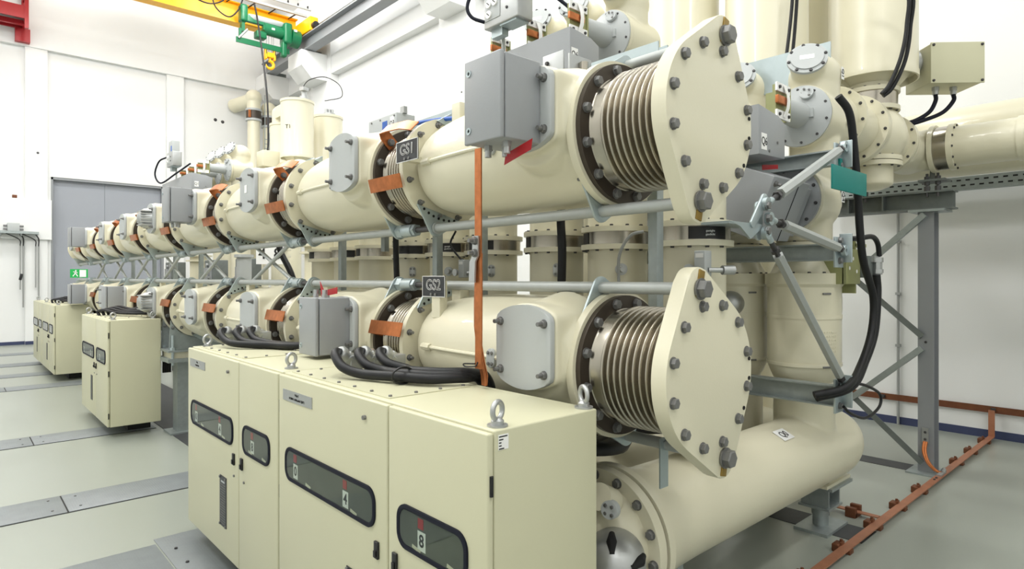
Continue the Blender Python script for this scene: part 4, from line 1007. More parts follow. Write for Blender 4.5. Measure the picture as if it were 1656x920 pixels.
# ------------------------------------------------------------------ raised disconnectors behind the upper row
for base, ys, z, lab, dt in ((3.63, (2.9, 3.30, 3.70), 3.45, 'above the nearest terminal box', True), (3.63, (11.25, 11.75, 12.25), 3.56, 'left of the distant cream cylinders', False)):
    for i, y in enumerate(ys):
        disconnector(base, y, z, PHN[i], 'cream disconnector with grey cone %s, %s of three' % (lab, PHN[i]), dt, True, 'raised disconnectors', zfoot=0.84 if (dt and i == 0) else 0.0)
q6_box(3.0, 3.29, 2.75, 3.75, 3.05, 3.335, 'long grey mechanism box marked Q6 above the upper busbar row', 'Q6', (3.045, 3.16))
q6_box(2.95, 3.27, 11.05, 12.9, 3.12, 3.42, 'far grey mechanism box in front of the left pilaster wall', 'Q1', (3.03, 3.24))
def drive_block(x, y, z, lab, label_box=True):
    t = thing('drive_block', (x, y, z), lab, 'drive', 'cast drive blocks')
    b = MB(); b.bx(x - 0.075, x + 0.075, y - 0.18, y + 0.18, z, z + 0.25, 0.008); b.build('casting', 'alu', t)
    b = MB(); b.bx(x - 0.08, x - 0.075, y + 0.0, y + 0.16, z + 0.05, z + 0.21, 0.002); b.build('gauge_panel', 'lgrey', t)
    for dy, dz in ((0.115, 0.165), (0.05, 0.165), (0.115, 0.09)):
        b = MB(); b.cyl((x - 0.08, y + dy, z + dz), (x - 0.092, y + dy, z + dz), 0.028, 20); g = b.build('dial', 'white', t)
        b = MB(); b.box((x - 0.093, y + dy, z + dz), (0.002, 0.035, 0.006), Matrix.Rotation(0.7, 3, 'X')); b.build('pointer', 'ink', t)
    for dz in (0.09, 0.16): bolt(B_SM, t, (x - 0.075, y - 0.07, z + dz), '-x')
    b = MB(); b.bx(x - 0.05, x + 0.07, y - 0.06, y + 0.16, z + 0.25, z + 0.45, 0.006); b.build('motor_box', 'lgrey', t)
    b = MB(); b.bx(x - 0.052, x - 0.05, y - 0.04, y + 0.02, z + 0.26, z + 0.36); b.build('sticker', 'blue', t)
    b = MB(); b.bx(x - 0.06, x + 0.06, y - 0.15, y + 0.02, z - 0.012, z); b.bx(x - 0.03, x + 0.03, y + 0.03, y + 0.15, z - 0.06, z); b.build('bracket', 'zinc', t)
    b = MB(); b.cyl((x + 0.06, y + 0.12, 0.0), (x + 0.06, y + 0.12, z), 0.014, 12); b.build('stand_pipe', 'galv_rod', t)
drive_block(2.97, 3.32, 3.50, 'cast metal drive block with dials above the large terminal box')
drive_block(2.92, 11.95, 3.62, 'far cast metal drive block on the left, in front of the white wall')
cable([(2.90, 3.50, 3.56), (2.84, 3.57, 3.60), (2.82, 3.60, 3.68), (2.86, 3.58, 3.80), (2.95, 3.5, 3.95)], 0.013, 'dark blue hose looping at the left of the drive block', 'hoses', m='rubber')
cable([(3.0, 3.10, 3.74), (3.05, 3.0, 3.66), (3.12, 2.90, 3.56), (3.14, 2.85, 3.50)], 0.012, 'dark blue hose running down from the drive block to the copper link', 'hoses', m='rubber')
cable([(2.84, 12.1, 3.80), (2.76, 12.3, 3.74), (2.72, 12.4, 3.52), (2.78, 12.25, 3.36), (2.9, 11.8, 3.48), (3.0, 11.3, 3.60)], 0.014, 'far dark hose looping left of the distant drive block', 'hoses', m='rubber')
# bracket with a valve on the nearest upper vessel
t = thing('valve_bracket', (2.12, 1.95, 2.55), 'small metal bracket with a valve on the crown of the nearest upper vessel', 'bracket')
b = MB(); b.bx(2.06, 2.07, 1.93, 2.06, 2.53, 2.73, 0.002); b.bx(2.07, 2.22, 1.90, 1.91, 2.56, 2.71, 0.002); b.bx(2.02, 2.14, 1.92, 2.05, 2.535, 2.56, 0.002); b.build('plate', 'alu', t)
b = MB(); b.cyl((2.15, 1.885, 2.60), (2.15, 1.885, 2.68), 0.022, 12); b.bx(2.12, 2.18, 1.87, 1.90, 2.58, 2.60); b.build('valve', 'steel', t)
for z in (2.60, 2.69): bolt(B_SM, t, (2.06, 2.03, z), '-x')
bolt(B_SM, t, (2.20, 1.90, 2.66), '-y')
# Q3 box on the second upper vessel
t = thing('density_relay_box', (2.54, 4.17, 2.62), 'small grey box marked Q3 with a blue sticker behind the upper copper strap', 'box')
b = MB(); b.bx(2.45, 2.61, 3.97, 4.38, 2.62, 2.92, 0.004); b.build('casing', 'lgrey', t)
b = MB(); b.bx(2.448, 2.45, 4.10, 4.17, 2.80, 2.88); b.build('sticker', 'blue', t)
b = MB(); b.bx(2.4485, 2.45, 4.0, 4.06, 2.79, 2.90); b.build('sticker', 'white', t)
text('Q3', 0.06, (2.447, 4.03, 2.845), FX, 'ink', t, xs=0.8)
b = MB(); b.bx(2.448, 2.45, 4.10, 4.32, 2.68, 2.79); b.build('nameplate', 'white', t)
b = MB(); b.bx(2.50, 2.53, 3.95, 4.0, 2.92, 2.97); b.bx(2.56, 2.575, 4.02, 4.06, 2.92, 2.96); b.tube(spline([(2.55, 4.0, 2.92), (2.55, 4.0, 2.97), (2.55, 4.06, 2.97), (2.55, 4.1, 2.92)], 5), 0.006, 6); b.build('connector', 'alu', t)
for y in (4.33, 4.2, 4.0): bolt(B_TINY, t, (2.45, y, 2.90), '-x', 'screw')
b = MB(); b.bx(2.455, 2.495, 4.15, 4.2, 1.9, 2.62); b.build('stand', 'galv', t)
t = thing('hose_cap', (2.06, 2.62, 2.545), 'flat black round cap with a blue hose on the crown of the nearest upper vessel', 'cap')
b = MB(); b.cyl((2.06, 2.45, 2.50), (2.06, 2.45, 2.60), 0.02, 12); b.lathe([(0, 0), (0.055, 0), (0.06, 0.012), (0.055, 0.03), (0, 0.032)], (2.06, 2.45, 2.60), (0, 0, 1), 28); b.build('cap', 'black', t)
b = MB(); b.tube(spline([(2.06, 2.48, 2.55), (2.05, 2.65, 2.56), (2.03, 2.85, 2.58), (2.0, 3.1, 2.595)], 5), 0.012, 8); b.build('hose', 'blue', t)

# ------------------------------------------------------------------ white cylinders (voltage transformers) high up
def drum(x, y, r, z0, z1, lab, txt=None, neck=True, post=True, pz=0.0):
    t = thing('voltage_transformer', (x, y, pz if post else z0 - 0.2), lab, 'transformer', 'tall cream cylinders')
    b = MB()
    b.lathe([(r - 0.012, z0), (r, z0 + 0.002), (r, z0 + 0.05), (r - 0.005, z0 + 0.06), (r - 0.005, z1 - 0.06), (r + 0.006, z1 - 0.05), (r + 0.006, z1 - 0.01), (r - 0.02, z1), (0, z1), ], (x, y, 0), (0, 0, 1), 64)
    b.lathe([(r - 0.012, z0), (r - 0.014, z0 + 0.05), (r * 0.86, z0 + 0.055), (r * 0.55, z0 - 0.05), (0, z0 - 0.05)], (x, y, 0), (0, 0, 1), 64)
    b.build('drum', 'cream', t)
    for k in range(4):
        a = math.radians(235 + 90 * k); b = MB()
        b.prism([(r * 0.5, z0 - 0.05), (r - 0.014, z0 + 0.0), (r - 0.014, z0 + 0.055), (r * 0.5, z0 + 0.03)], 0.012, (x, y, 0), (math.cos(a), math.sin(a), 0), (0, 0, 1)); b.build('skirt_rib', 'cream', t)
    if post:
        b = MB(); b.cyl((x, y, pz), (x, y, z0 - 0.05), 0.13, 32); b.build('neck', 'cream', t)
    if txt:
        a = math.radians(215) if x < 5 else math.radians(250); c = V((x + (r + 0.004) * math.cos(a), y + (r + 0.004) * math.sin(a), (z0 + z1) / 2))
        text(txt, 0.10, c, ((-math.sin(a), math.cos(a), 0), (0, 0, 1)), 'ink', t)
    return t
d1 = drum(5.42, 1.74, 0.315, 3.235, 5.2, 'large cream cylinder hanging above the elbow joint, joined to the cream box at its right', None, True, False)
b = MB(); b.cyl((5.385, 1.74, 3.02), (5.385, 1.74, 3.20), 0.165, 40); b.build('neck', 'cream', d1)
for z in (3.13, 2.99):
    b = MB(); b.ring((5.385, 1.74, z), (0, 0, 1), 0.12, 0.20, 0, 0.032, 48); f = b.build('neck_flange', 'cream', d1)
    bolt_circle(B_SM, f, (5.385, 1.74, z + 0.032 if z > 3.1 else z), (0, 0, 1), 0.18, 12, '+z' if z > 3.1 else '-z', 0.1, keep=lambda p: p.x < 5.45)
b = MB(); b.cyl((5.385, 1.74, 3.022), (5.385, 1.74, 3.13), 0.185, 48); b.build('band', 'steel', d1)
d2 = drum(4.85, 2.33, 0.315, 3.20, 5.2, 'large cream cylinder standing behind the near bay disconnector', 'T5', True, True)
d3 = drum(4.75, 3.02, 0.30, 3.47, 5.2, 'cream cylinder seen just above the point of the upper end plate', None, True, True)
d4 = drum(5.85, 2.45, 0.30, 3.2, 5.2, 'cream cylinder farther back between the two large ones', None, True, True)
drum(4.6, 10.75, 0.285, 3.80, 4.83, 'cream cylinder marked T1 in the middle of the distant group', 'T1', pz=3.63)
drum(4.75, 11.75, 0.24, 3.72, 4.62, 'cream cylinder left of the T1 one in the distant group', pz=3.5)
drum(5.35, 11.1, 0.27, 3.9, 4.75, 'cream cylinder right of the T1 one in the distant group')
# fittings on the distant cylinders
t = thing('top_fitting', (4.62, 10.7, 4.83), 'small pale connector with a thin loop of cable on top of the T1 cylinder', 'connector')
b = MB(); b.cyl((4.68, 10.65, 4.83), (4.68, 10.65, 4.90), 0.08, 20); b.cyl((4.68, 10.65, 4.90), (4.68, 10.65, 5.02), 0.05, 16); b.box((4.66, 10.6, 5.02), (0.12, 0.10, 0.06), Matrix.Rotation(0.3, 3, 'Z')); b.build('terminal', 'alu', t)
b = MB(); b.tube(spline([(4.66, 10.7, 5.05), (4.75, 10.6, 5.2), (4.95, 10.4, 5.25), (5.15, 10.25, 5.12), (5.2, 10.25, 4.92), (5.0, 10.35, 4.84), (4.95, 10.4, 4.83)], 6), 0.008, 6); b.build('loop', 'black', t)
t = thing('top_fitting', (5.35, 11.1, 4.75), 'pale ribbed connector on top of the right distant cylinder', 'connector')
b = MB()
for dx in (-0.06, 0.0, 0.06): b.cyl((5.35 + dx, 11.05, 4.75), (5.35 + dx, 11.05, 4.88), 0.028, 12)
b.cyl((5.35, 11.05, 4.75), (5.35, 11.05, 4.80), 0.11, 20); b.build('terminal', 'alu', t)
t = thing('collar_box', (4.70, 11.65, 4.62), 'pale collar boxes with dark loops above the left distant cylinder', 'box')
b = MB(); b.cyl((4.75, 11.75, 4.62), (4.75, 11.75, 4.84), 0.2, 32); b.sphere((4.75, 11.75, 4.84), 0.2, 24, 12, (1, 1, 0.6)); b.bx(4.55, 5.0, 11.4, 11.65, 4.68, 4.9, 0.01); b.build('casing', 'cream', t)
for dx in (0.0, 0.06): 
    b = MB(); b.tube(spline([(4.56 + dx, 11.39, 4.84), (4.60 + dx, 11.36, 4.80), (4.66 + dx, 11.38, 4.74), (4.72 + dx, 11.395, 4.75)], 5), 0.008, 6); b.build('lead', 'black', t)

def riser(x, y, r, z1, zb, lab, elbow=True):
    t = thing('riser_pipe', (x, y, 0), lab, 'pipe', 'riser pipes by the far wall')
    b = MB(); b.cyl((x, y, 0), (x, y, zb), r, 32); b.build('pipe', 'cream', t)
    for z in (zb, zb + 0.30):
        b = MB(); b.ring((x, y, z), (0, 0, 1), 0.05, r + 0.055, 0, 0.06, 40); b.build('flange', 'lgrey', t)
    b = MB(); b.cyl((x, y, zb + 0.06), (x, y, zb + 0.30), r + 0.04, 40); c = b.build('compensator', 'dark_ring', t); c['label'] = 'dark metal compensator ring'
    b = MB(); b.cyl((x, y, zb + 0.32), (x, y, z1 - 0.25), r + 0.02, 32); b.sphere((x, y, z1 - 0.22), r + 0.06, 28, 16); b.build('elbow_head', 'cream', t)
    if elbow:
        b = MB(); b.cyl((x, y, z1 - 0.28), (x - 0.30, 20.05, z1 - 0.36), r + 0.03, 28); b.build('branch', 'cream', t)
    return t
r1 = riser(6.86, 19.2, 0.175, 7.36, 6.42, 'pale riser pipe with a domed top and dark ring by the far wall')
b = MB(); b.box((6.68, 19.03, 6.60), (0.06, 0.05, 0.22)); tag(b.build('copper_strap', 'copper', None), 'tiny copper strap across the dark ring of the domed riser pipe', 'strap')
r2 = riser(7.35, 19.3, 0.165, 7.1, 6.3, 'second riser pipe half hidden behind the domed one, with a ladder rail', False)
b = MB()
for s in (0, 0.14): b.bx(7.08 + s, 7.10 + s, 18.9, 18.92, 0.0, 7.2 - s * 8)
for i in range(10): b.bx(7.08, 7.24, 18.9, 18.92, 4.6 + 0.14 * i, 4.62 + 0.14 * i)
tag(b.build('ladder_rail', 'galv', None), 'thin ladder rail in front of the second riser pipe', 'ladder')
# cream ducts joining the distant group
t = thing('busbar_duct', (4.3, 11.5, 3.2), 'broad cream duct beneath the distant cream cylinders', 'duct')
b = MB(); b.lathe([(0, 0), (0.2, 0.03), (0.28, 0.10), (0.28, 2.4), (0, 2.5)], (4.35, 9.9, 3.38), (0, 1, 0), 48); b.cyl((4.35, 10.3, 0), (4.35, 10.3, 3.2), 0.12, 28); b.cyl((4.35, 12.0, 0), (4.35, 12.0, 3.2), 0.12, 28); b.build('duct', 'cream', t)
b = MB(); b.bx(4.05, 4.35, 10.9, 11.2, 3.64, 3.92, 0.01); b.build('flange_box', 'cream', t)

# ------------------------------------------------------------------ elbow joint, pipe and frame at the right
t = thing('elbow_joint', (5.4, 1.74, 2.4), 'cream ball shaped elbow joint under the large cylinder', 'joint')
b = MB()
b.sphere((5.385, 1.74, 2.80), 0.25, 40, 24); b.cyl((4.40, 1.74, 2.79), (5.3, 1.74, 2.80), 0.185, 48); b.cyl((5.385, 1.74, 2.42), (5.385, 1.74, 3.0), 0.155, 44); b.cyl((5.4, 1.74, 2.80), (6.0, 1.74, 2.80), 0.185, 48)
b.sphere((6.28, 1.74, 2.80), 0.19, 40, 24); b.cyl((5.95, 1.74, 2.80), (6.28, 1.74, 2.80), 0.19, 48); b.cyl((6.28, 1.74, 2.80), (6.28, 1.55, 2.80), 0.175, 48)
b.lathe([(0, 0), (0.06, 0.0), (0.135, 0.03), (0.15, 0.08), (0, 0.1)], (5.385, 1.74, 2.38), (0, 0, 1), 40)
me = rmesh(b, 'body', 'cream', 0.012, 6); o = inst('body', me, t, (0, 0, 0)); o.location = -org(t)
for x, r in ((4.58, 0.235), (4.98, 0.25), (5.02, 0.25), (5.70, 0.235), (5.745, 0.235)):
    b = MB(); b.ring((x, 1.74, 2.80), (1, 0, 0), 0.12, r, 0, 0.036, 56); f = b.build('flange', 'cream', t)
    if x in (4.58, 4.98, 5.70): bolt_circle(B_SM, f, (x, 1.74, 2.80), (1, 0, 0), r - 0.022, 12, '-x', 0.13)
for z in (2.56, 2.60):
    b = MB(); b.ring((5.385, 1.74, z), (0, 0, 1), 0.1, 0.215, 0, 0.034, 48); f = b.build('flange', 'cream', t)
    bolt_circle(B_SM, f, (5.385, 1.74, z if z < 2.58 else z + 0.034), (0, 0, 1), 0.19, 12, '-z' if z < 2.58 else '+z', 0.1, keep=lambda p: p.x < 5.45)
b = MB(); b.ring((6.28, 1.545, 2.80), (0, -1, 0), 0.1, 0.20, 0, 0.035, 48); f = b.build('flange', 'cream', t)

def duct(x, y0, z, r, lab, flange):
    t = thing('pipe_duct', (x, y0 - 2, z - r), lab, 'pipe', 'busbar pipes leaving to the right')
    b = MB(); b.cyl((x, y0, z), (x, -5.0, z), r, 64); b.build('pipe', 'cream', t)
    b = MB(); b.ring((x, y0 - 0.42, z), (0, -1, 0), r - 0.01, r + 0.010, 0, 0.05, 64); b.build('weld_band', 'cream', t)
    if flange:
        b = MB(); b.ring((x, y0 + 0.10 - 0.065, z), (0, -1, 0), 0.08, 0.195, 0, 0.04, 56); f = b.build('flange', 'cream', t)
        bolt_circle(B_SM, f, (x, y0 - 0.005, z), (0, -1, 0), 0.178, 12, '-y', 0.1)
        b = MB(); b.cyl((x, y0 + 0.135, z), (x, y0 + 0.03, z), 0.182, 56); bd = b.build('band', 'steel', t); bd['label'] = 'shiny metal band'
    return t
duct(6.28, 1.375, 2.80, 0.168, 'cream pipe running off to the right, nearest of the pipes', True)
duct(6.9, 3.0, 2.80, 0.168, 'second cream pipe behind the nearest one, showing below its edge', False)
duct(7.5, 3.0, 3.08, 0.31, 'third pipe farther back, showing above the nearest one', False)

# steel frame
t = thing('pipe_gantry', (6.35, 2.2, 0), 'grey steel gantry of braced columns and a beam under the pipe elbow', 'frame')
for y in (1.60, 2.72):
    b = MB(); b.bx(6.30, 6.312, y - 0.06, y + 0.06, 0.012, 2.285); b.bx(6.44, 6.452, y - 0.06, y + 0.06, 0.012, 2.285); b.bx(6.312, 6.44, y - 0.005, y + 0.005, 0.012, 2.285); b.build('column', 'railsteel', t)
    b = MB(); b.bx(6.20, 6.52, y - 0.13, y + 0.13, 0, 0.014); b.build('base_plate', 'galv', t)
    b = MB(); b.bx(6.24, 6.50, y - 0.15, y + 0.12, 2.27, 2.29); b.build('cap_plate', 'galv', t)
b = MB(); b.bx(6.28, 6.46, 1.40, 4.3, 2.29, 2.305); b.bx(6.28, 6.46, 1.40, 4.3, 2.435, 2.45); b.bx(6.365, 6.375, 1.40, 4.3, 2.305, 2.435)
for y in (1.93, 2.22, 2.52, 2.8): b.bx(6.29, 6.365, y, y + 0.012, 2.305, 2.435)
b.build('beam', 'dirty', t)
for (ya, za), (yb, zb), xo in (((1.60, 2.25), (2.72, 1.22), 0), ((1.62, 1.19), (2.72, 2.2), 0.045), ((1.62, 1.09), (2.72, 0.1), 0), ((1.62, 0.09), (2.72, 1.08), 0.045)):
    d = V((0, yb - ya, zb - za)); L = d.length; an = math.atan2(d.z, d.y)
    R = Matrix.Rotation(an, 3, 'X'); c = V((6.27 + xo * 0.3 - 0.01, (ya + yb) / 2, (za + zb) / 2))
    b = MB(); b.box(c, (0.006, L, 0.05), R); b.box(c + R @ V((0.022, 0, -0.022)), (0.04, L, 0.006), R); b.build('diagonal_brace', 'dirty' if xo else 'galv', t)
for y, z in ((1.60, 1.14), (1.60, 0.30), (1.60, 0.36)): bolt(B_SM, t, (6.30, y, z), '-x')
for y in (1.55, 2.12):
    s = thing('spring_support', (6.33, y, 2.45), 'bolted foot with springs under the pipe elbow, %s' % ('at the outer end of the beam' if y < 1.8 else 'farther along the beam'), 'foot', 'pipe supports on the beam')
    b = MB(); b.bx(6.26, 6.46, y - 0.10, y + 0.10, 2.53, 2.548); b.prism([(-0.08, 0), (0.08, 0), (0.05, 0.09), (-0.05, 0.09)], 0.012, (6.36, y + 0.02, 2.548), (1, 0, 0), (0, 0, 1)); b.build('shoe', 'dirty', s)
    for dy in (-0.04, 0.04):
        b = MB(); b.cyl((6.30, y + dy, 2.40), (6.30, y + dy, 2.60), 0.011, 10); b.cyl((6.30, y + dy, 2.45), (6.30, y + dy, 2.49), 0.024, 6); b.cyl((6.30, y + dy, 2.50), (6.30, y + dy, 2.53), 0.022, 6); b.cyl((6.30, y + dy, 2.548), (6.30, y + dy, 2.575), 0.022, 6); b.build('stud', 'bolt_dark', s)
# earth braid at the column foot
t = thing('earth_braid', (6.29, 1.57, 0.03), 'short copper earth braid from the column foot to the floor strip', 'braid')
b = MB(); b.strip([(6.285, 1.60, 0.40), (6.285, 1.60, 0.27)], 0.05, 0.006, (0, 1, 0)); lg = b.build('cable_lug', 'alu', t); lg['label'] = 'tinned cable lug'
for z in (0.36, 0.30): bolt(B_SM, lg, (6.282, 1.60, z), '-x')
for i in range(2):
    b = MB(); b.tube(spline([(6.28, 1.59 + 0.016 * i, 0.28), (6.25, 1.59 + 0.016 * i, 0.20), (6.23, 1.56 + 0.012 * i, 0.12), (6.24, 1.51 + 0.01 * i, 0.06), (6.25, 1.475, 0.045)], 6), 0.011, 8); b.build('braid', 'copper', t)
b = MB(); b.bx(6.14, 6.30, 1.45, 1.485, 0.037, 0.052); b.cyl((6.26, 1.468, 0.045), (6.31, 1.468, 0.06), 0.018, 12); b.build('clamp', 'alu', t)
for x in (6.02, 6.08, 6.16): bolt(B_SM, t, (x, 1.468, 0.037), '+z')

# cream drive box at the right of the big cylinder
fw = V((0.70, 0.714, 0)); rt = V((0.714, -0.70, 0))
c = V((5.985, 1.40, 3.385))
t = thing('drive_box', (c.x, c.y, 3.2), 'cream drive box joined to the large cylinder at the right, with two cables below', 'box')
R = Matrix((rt, fw, V((0, 0, 1)))).transposed()
b = MB(); b.box(c, (0.40, 0.34, 0.31), R, 0.008); b.build('casing', 'cream_cab', t)
b = MB(); b.box(c - fw * 0.174, (0.41, 0.012, 0.32), R, 0.003); b.build('lid', 'cream_cab', t)
for a_, e_ in ((-1, -1), (1, -1), (1, 1), (-1, 1)): bolt(B_SM, t, c - fw * 0.181 + rt * 0.185 * a_ + V((0, 0, 0.14 * e_)), -fw, 'lid_screw')
p = c - rt * 0.2 + V((0, 0, 0.045))
b = MB(); b.cyl(p - rt * 0.30, p - rt * 0.06, 0.06, 28); b.lathe([(0, 0), (0.105, 0), (0.105, 0.022), (0, 0.022)], p - rt * 0.10, rt, 36); b.lathe([(0, 0), (0.11, 0), (0.11, 0.03), (0, 0.03)], p - rt * 0.06, rt, 36); b.cyl(p - rt * 0.04, p, 0.07, 28); b.build('coupling', 'alu', t)
bolt_circle(B_SM, t, p - rt * 0.10, rt, 0.085, 8, -rt, 0.1)
p = c + rt * 0.2 + V((0, 0, 0.03))
b = MB(); b.lathe([(0, 0), (0.10, 0), (0.10, 0.02), (0.085, 0.035), (0, 0.035)], p, rt, 32); b.cyl(p + V((0, 0, -0.1)), p + rt * 0.07 + V((0, 0, -0.1)), 0.014, 12); b.build('end_cap', 'bolt', t)
for k, s in enumerate((-0.09, 0.05)):
    g = c + rt * s - fw * 0.05 + V((0, 0, -0.155))
    b = MB(); b.cyl(g, g - V((0, 0, 0.03)), 0.027, 6); b.cyl(g - V((0, 0, 0.03)), g - V((0, 0, 0.06)), 0.022, 14); b.build('cable_gland', 'alu', t)
    q = g - V((0, 0, 0.06))
    cable([q, q + V((0, 0, -0.05)), q - rt * (0.05 + 0.03 * k) + V((0, 0, -0.14)), q - rt * (0.17 + 0.05 * k) + V((0, 0, -0.21 + 0.01 * k)), q - rt * (0.30 + 0.06 * k) + V((0, 0, -0.235 - 0.0 * k)), q - rt * 0.52 + V((0, 0, -0.235 + 0.02 * k))], 0.016,
          'dark cable curving down from the cream drive box, %s one' % ('left' if k == 0 else 'right'), 'cables of the cream drive box', m='rubber')
# long hanging cables by the near bay
Yc = 1.385
cable([(3.86, 1.42, 2.76), (3.93, Yc, 2.67), (4.0, Yc, 2.50), (4.06, Yc, 2.25), (4.10, Yc, 2.0), (4.16, Yc, 1.80), (4.33, Yc, 1.58), (4.30, Yc, 1.36), (4.12, Yc, 1.17), (3.85, 1.37, 1.07), (3.72, 1.5, 1.02)], 0.0225, 'thick black cable hanging in a long curve past the teal panel to the lower beam', 'hanging cables of the near bay', seg=14)
cable([(4.39, Yc, 1.72), (4.41, Yc, 1.60), (4.36, Yc, 1.36), (4.20, Yc, 1.19), (3.92, 1.37, 1.06), (3.75, 1.5, 1.0)], 0.023, 'second thick black cable starting at the gland of the small grey box', 'hanging cables of the near bay', seg=14)
cable([(4.93, 1.66, 3.75), (4.94, 1.38, 3.7), (4.95, 1.37, 3.46), (4.93, 1.40, 3.24), (4.90, 1.46, 3.06), (4.86, 1.50, 2.99)], 0.014, 'thin black cable running down the large cylinder, left strand', 'cables on the large cylinder')
cable([(4.96, 1.64, 3.75), (4.97, 1.36, 3.7), (4.985, 1.36, 3.44), (4.965, 1.385, 3.22), (4.925, 1.45, 3.04), (4.89, 1.50, 2.98)], 0.014, 'thin black cable running down the large cylinder, right strand', 'cables on the large cylinder')
cable([(4.55, 1.98, 3.9), (4.55, 1.99, 3.70), (4.53, 2.0, 3.50), (4.50, 2.01, 3.30), (4.48, 2.02, 3.1)], 0.012, 'thin black cable on the cylinder behind the near disconnector, left strand', 'cables on the second cylinder')
cable([(4.58, 1.96, 3.9), (4.58, 1.97, 3.70), (4.57, 1.98, 3.50), (4.55, 1.99, 3.30), (4.53, 2.0, 3.1)], 0.012, 'thin black cable on the cylinder behind the near disconnector, right strand', 'cables on the second cylinder')
cable([(3.95, 2.86, 3.95), (3.94, 2.86, 3.75), (3.94, 2.87, 3.62), (3.96, 2.92, 3.45)], 0.02, 'black cable dropping behind the raised disconnector cone', 'cables behind the disconnectors')
cable([(3.86, 1.38, 1.075), (4.0, Yc, 1.07), (4.22, Yc, 1.03), (4.45, Yc, 0.95), (4.44, Yc, 0.87), (4.2, Yc, 0.835), (3.95, Yc, 0.90), (3.86, 1.39, 0.95)], 0.009, 'thin black cable making a loop at the end of the lower cross beam')
# small grey box with a gland on an olive plate
t = thing('junction_box', (4.34, 1.42, 1.68), 'small grey junction box on a drilled olive plate beside the hanging black cables', 'box')
b = MB(); b.bx(4.36, 4.50, 1.42, 1.56, 1.70, 1.84, 0.003); b.build('casing', 'dirty', t)
b = MB(); b.bx(4.08, 4.36, 1.47, 1.48, 1.66, 1.88, 0.002); b.bx(4.08, 4.12, 1.47, 1.65, 1.66, 1.88, 0.002); p = b.build('mounting_plate', 'olive', t); p['label'] = 'olive drilled mounting plate'
for x, z in ((4.18, 1.76), (4.30, 1.74), (4.24, 1.82)): b = MB(); b.cyl((x, 1.469, z), (x, 1.475, z), 0.012, 14); b.build('hole', 'white', p)
b = MB(); b.cyl((4.46, 1.40, 1.72), (4.46, 1.40, 1.80), 0.028, 8); b.cyl((4.46, 1.40, 1.80), (4.46, 1.40, 1.83), 0.034, 6); b.cyl((4.46, 1.40, 1.73), (4.46, 1.40, 1.755), 0.034, 6); b.bx(4.40, 4.50, 1.40, 1.42, 1.80, 1.84); b.build('cable_gland', 'alu', t)
b = MB(); b.bx(4.30, 4.5, 1.48, 1.56, 1.9, 1.92); b.bx(4.30, 4.32, 1.48, 1.56, 1.6, 1.95); b.build('bracket', 'olive', t)
cable([(3.98, 1.46, 1.93), (4.2, 1.42, 1.945), (4.36, 1.40, 1.96), (4.46, 1.40, 1.92), (4.49, 1.40, 1.84)], 0.016, 'short black cable arching over into the small grey junction box')

# ------------------------------------------------------------------ copper earth strips at the right
b = MB(); b.bx(3.2, 8.12, 1.44, 1.495, 0.03, 0.038)
tag(b.build('copper_strip', 'copper_dull', None), 'long copper earth strip along the floor at the right', 'strip', 'copper earth strips')
b = MB(); b.bx(8.11, 8.118, 1.44, 1.495, 0.03, 0.31)
tag(b.build('copper_strip', 'copper_dull', None), 'upright copper strip rising from the floor to the wall strip', 'strip', 'copper earth strips')
b = MB(); b.bx(8.155, 8.165, -4.9, 7.5, 0.275, 0.345)
tag(b.build('copper_strip', 'copper_dark', None), 'brown copper strip running low along the back wall', 'strip', 'copper earth strips')
b = MB(); b.bx(4.78, 4.83, 1.50, 3.2, 0.03, 0.037)
tag(b.build('copper_strip', 'copper_dull', None), 'short copper strip branching under the breaker tank support', 'strip', 'copper earth strips')
for i, x in enumerate((3.55, 4.12, 4.66, 5.18, 5.70, 6.82, 7.34, 7.90)):
    t = thing('strip_clamp', (x, 1.50, 0), 'brown clamp holding the floor copper strip, %s from the camera' % ['first', 'second', 'third', 'fourth', 'fifth', 'sixth', 'seventh', 'eighth'][i], 'clamp', 'clamps of the floor copper strip')
    b = MB(); b.bx(x - 0.03, x + 0.03, 1.435, 1.53, 0.0, 0.028, 0.004); b.bx(x - 0.045, x + 0.035, 1.498, 1.54, 0.0, 0.05, 0.006); b.build('block', 'copper_dark', t)
    b = MB(); b.bx(x - 0.012, x + 0.04, 1.492, 1.505, 0.03, 0.056, 0.002); b.cyl((x + 0.02, 1.505, 0.045), (x + 0.02, 1.505, 0.066), 0.010, 8); b.build('clip', 'copper_dark', t)
t = thing('strip_clamp', (4.8, 1.66, 0), 'brown clamp on the branching copper strip near the tank support', 'clamp', 'clamps of the floor copper strip')
b = MB(); b.bx(4.75, 4.86, 1.63, 1.70, 0.0, 0.028); b.bx(4.74, 4.775, 1.63, 1.70, 0.0, 0.07, 0.004); b.bx(4.835, 4.87, 1.63, 1.70, 0.0, 0.07, 0.004); b.build('block', 'copper_dark', t)
bolt(B_SM, t, (4.80, 1.66, 0.038), '+z')
for i, y in enumerate((1.46, 2.5, 3.6)):
    b = MB(); b.bx(8.14, 8.2, y - 0.02, y + 0.02, 0.29, 0.33); b.cyl((8.13, y, 0.31), (8.165, y, 0.31), 0.016, 10)
    tag(b.build('wall_clip', 'bolt_dark', None), 'small clip fixing the wall copper strip, %s from the right' % ['first', 'second', 'third'][i], 'clip', 'clips of the wall copper strip')
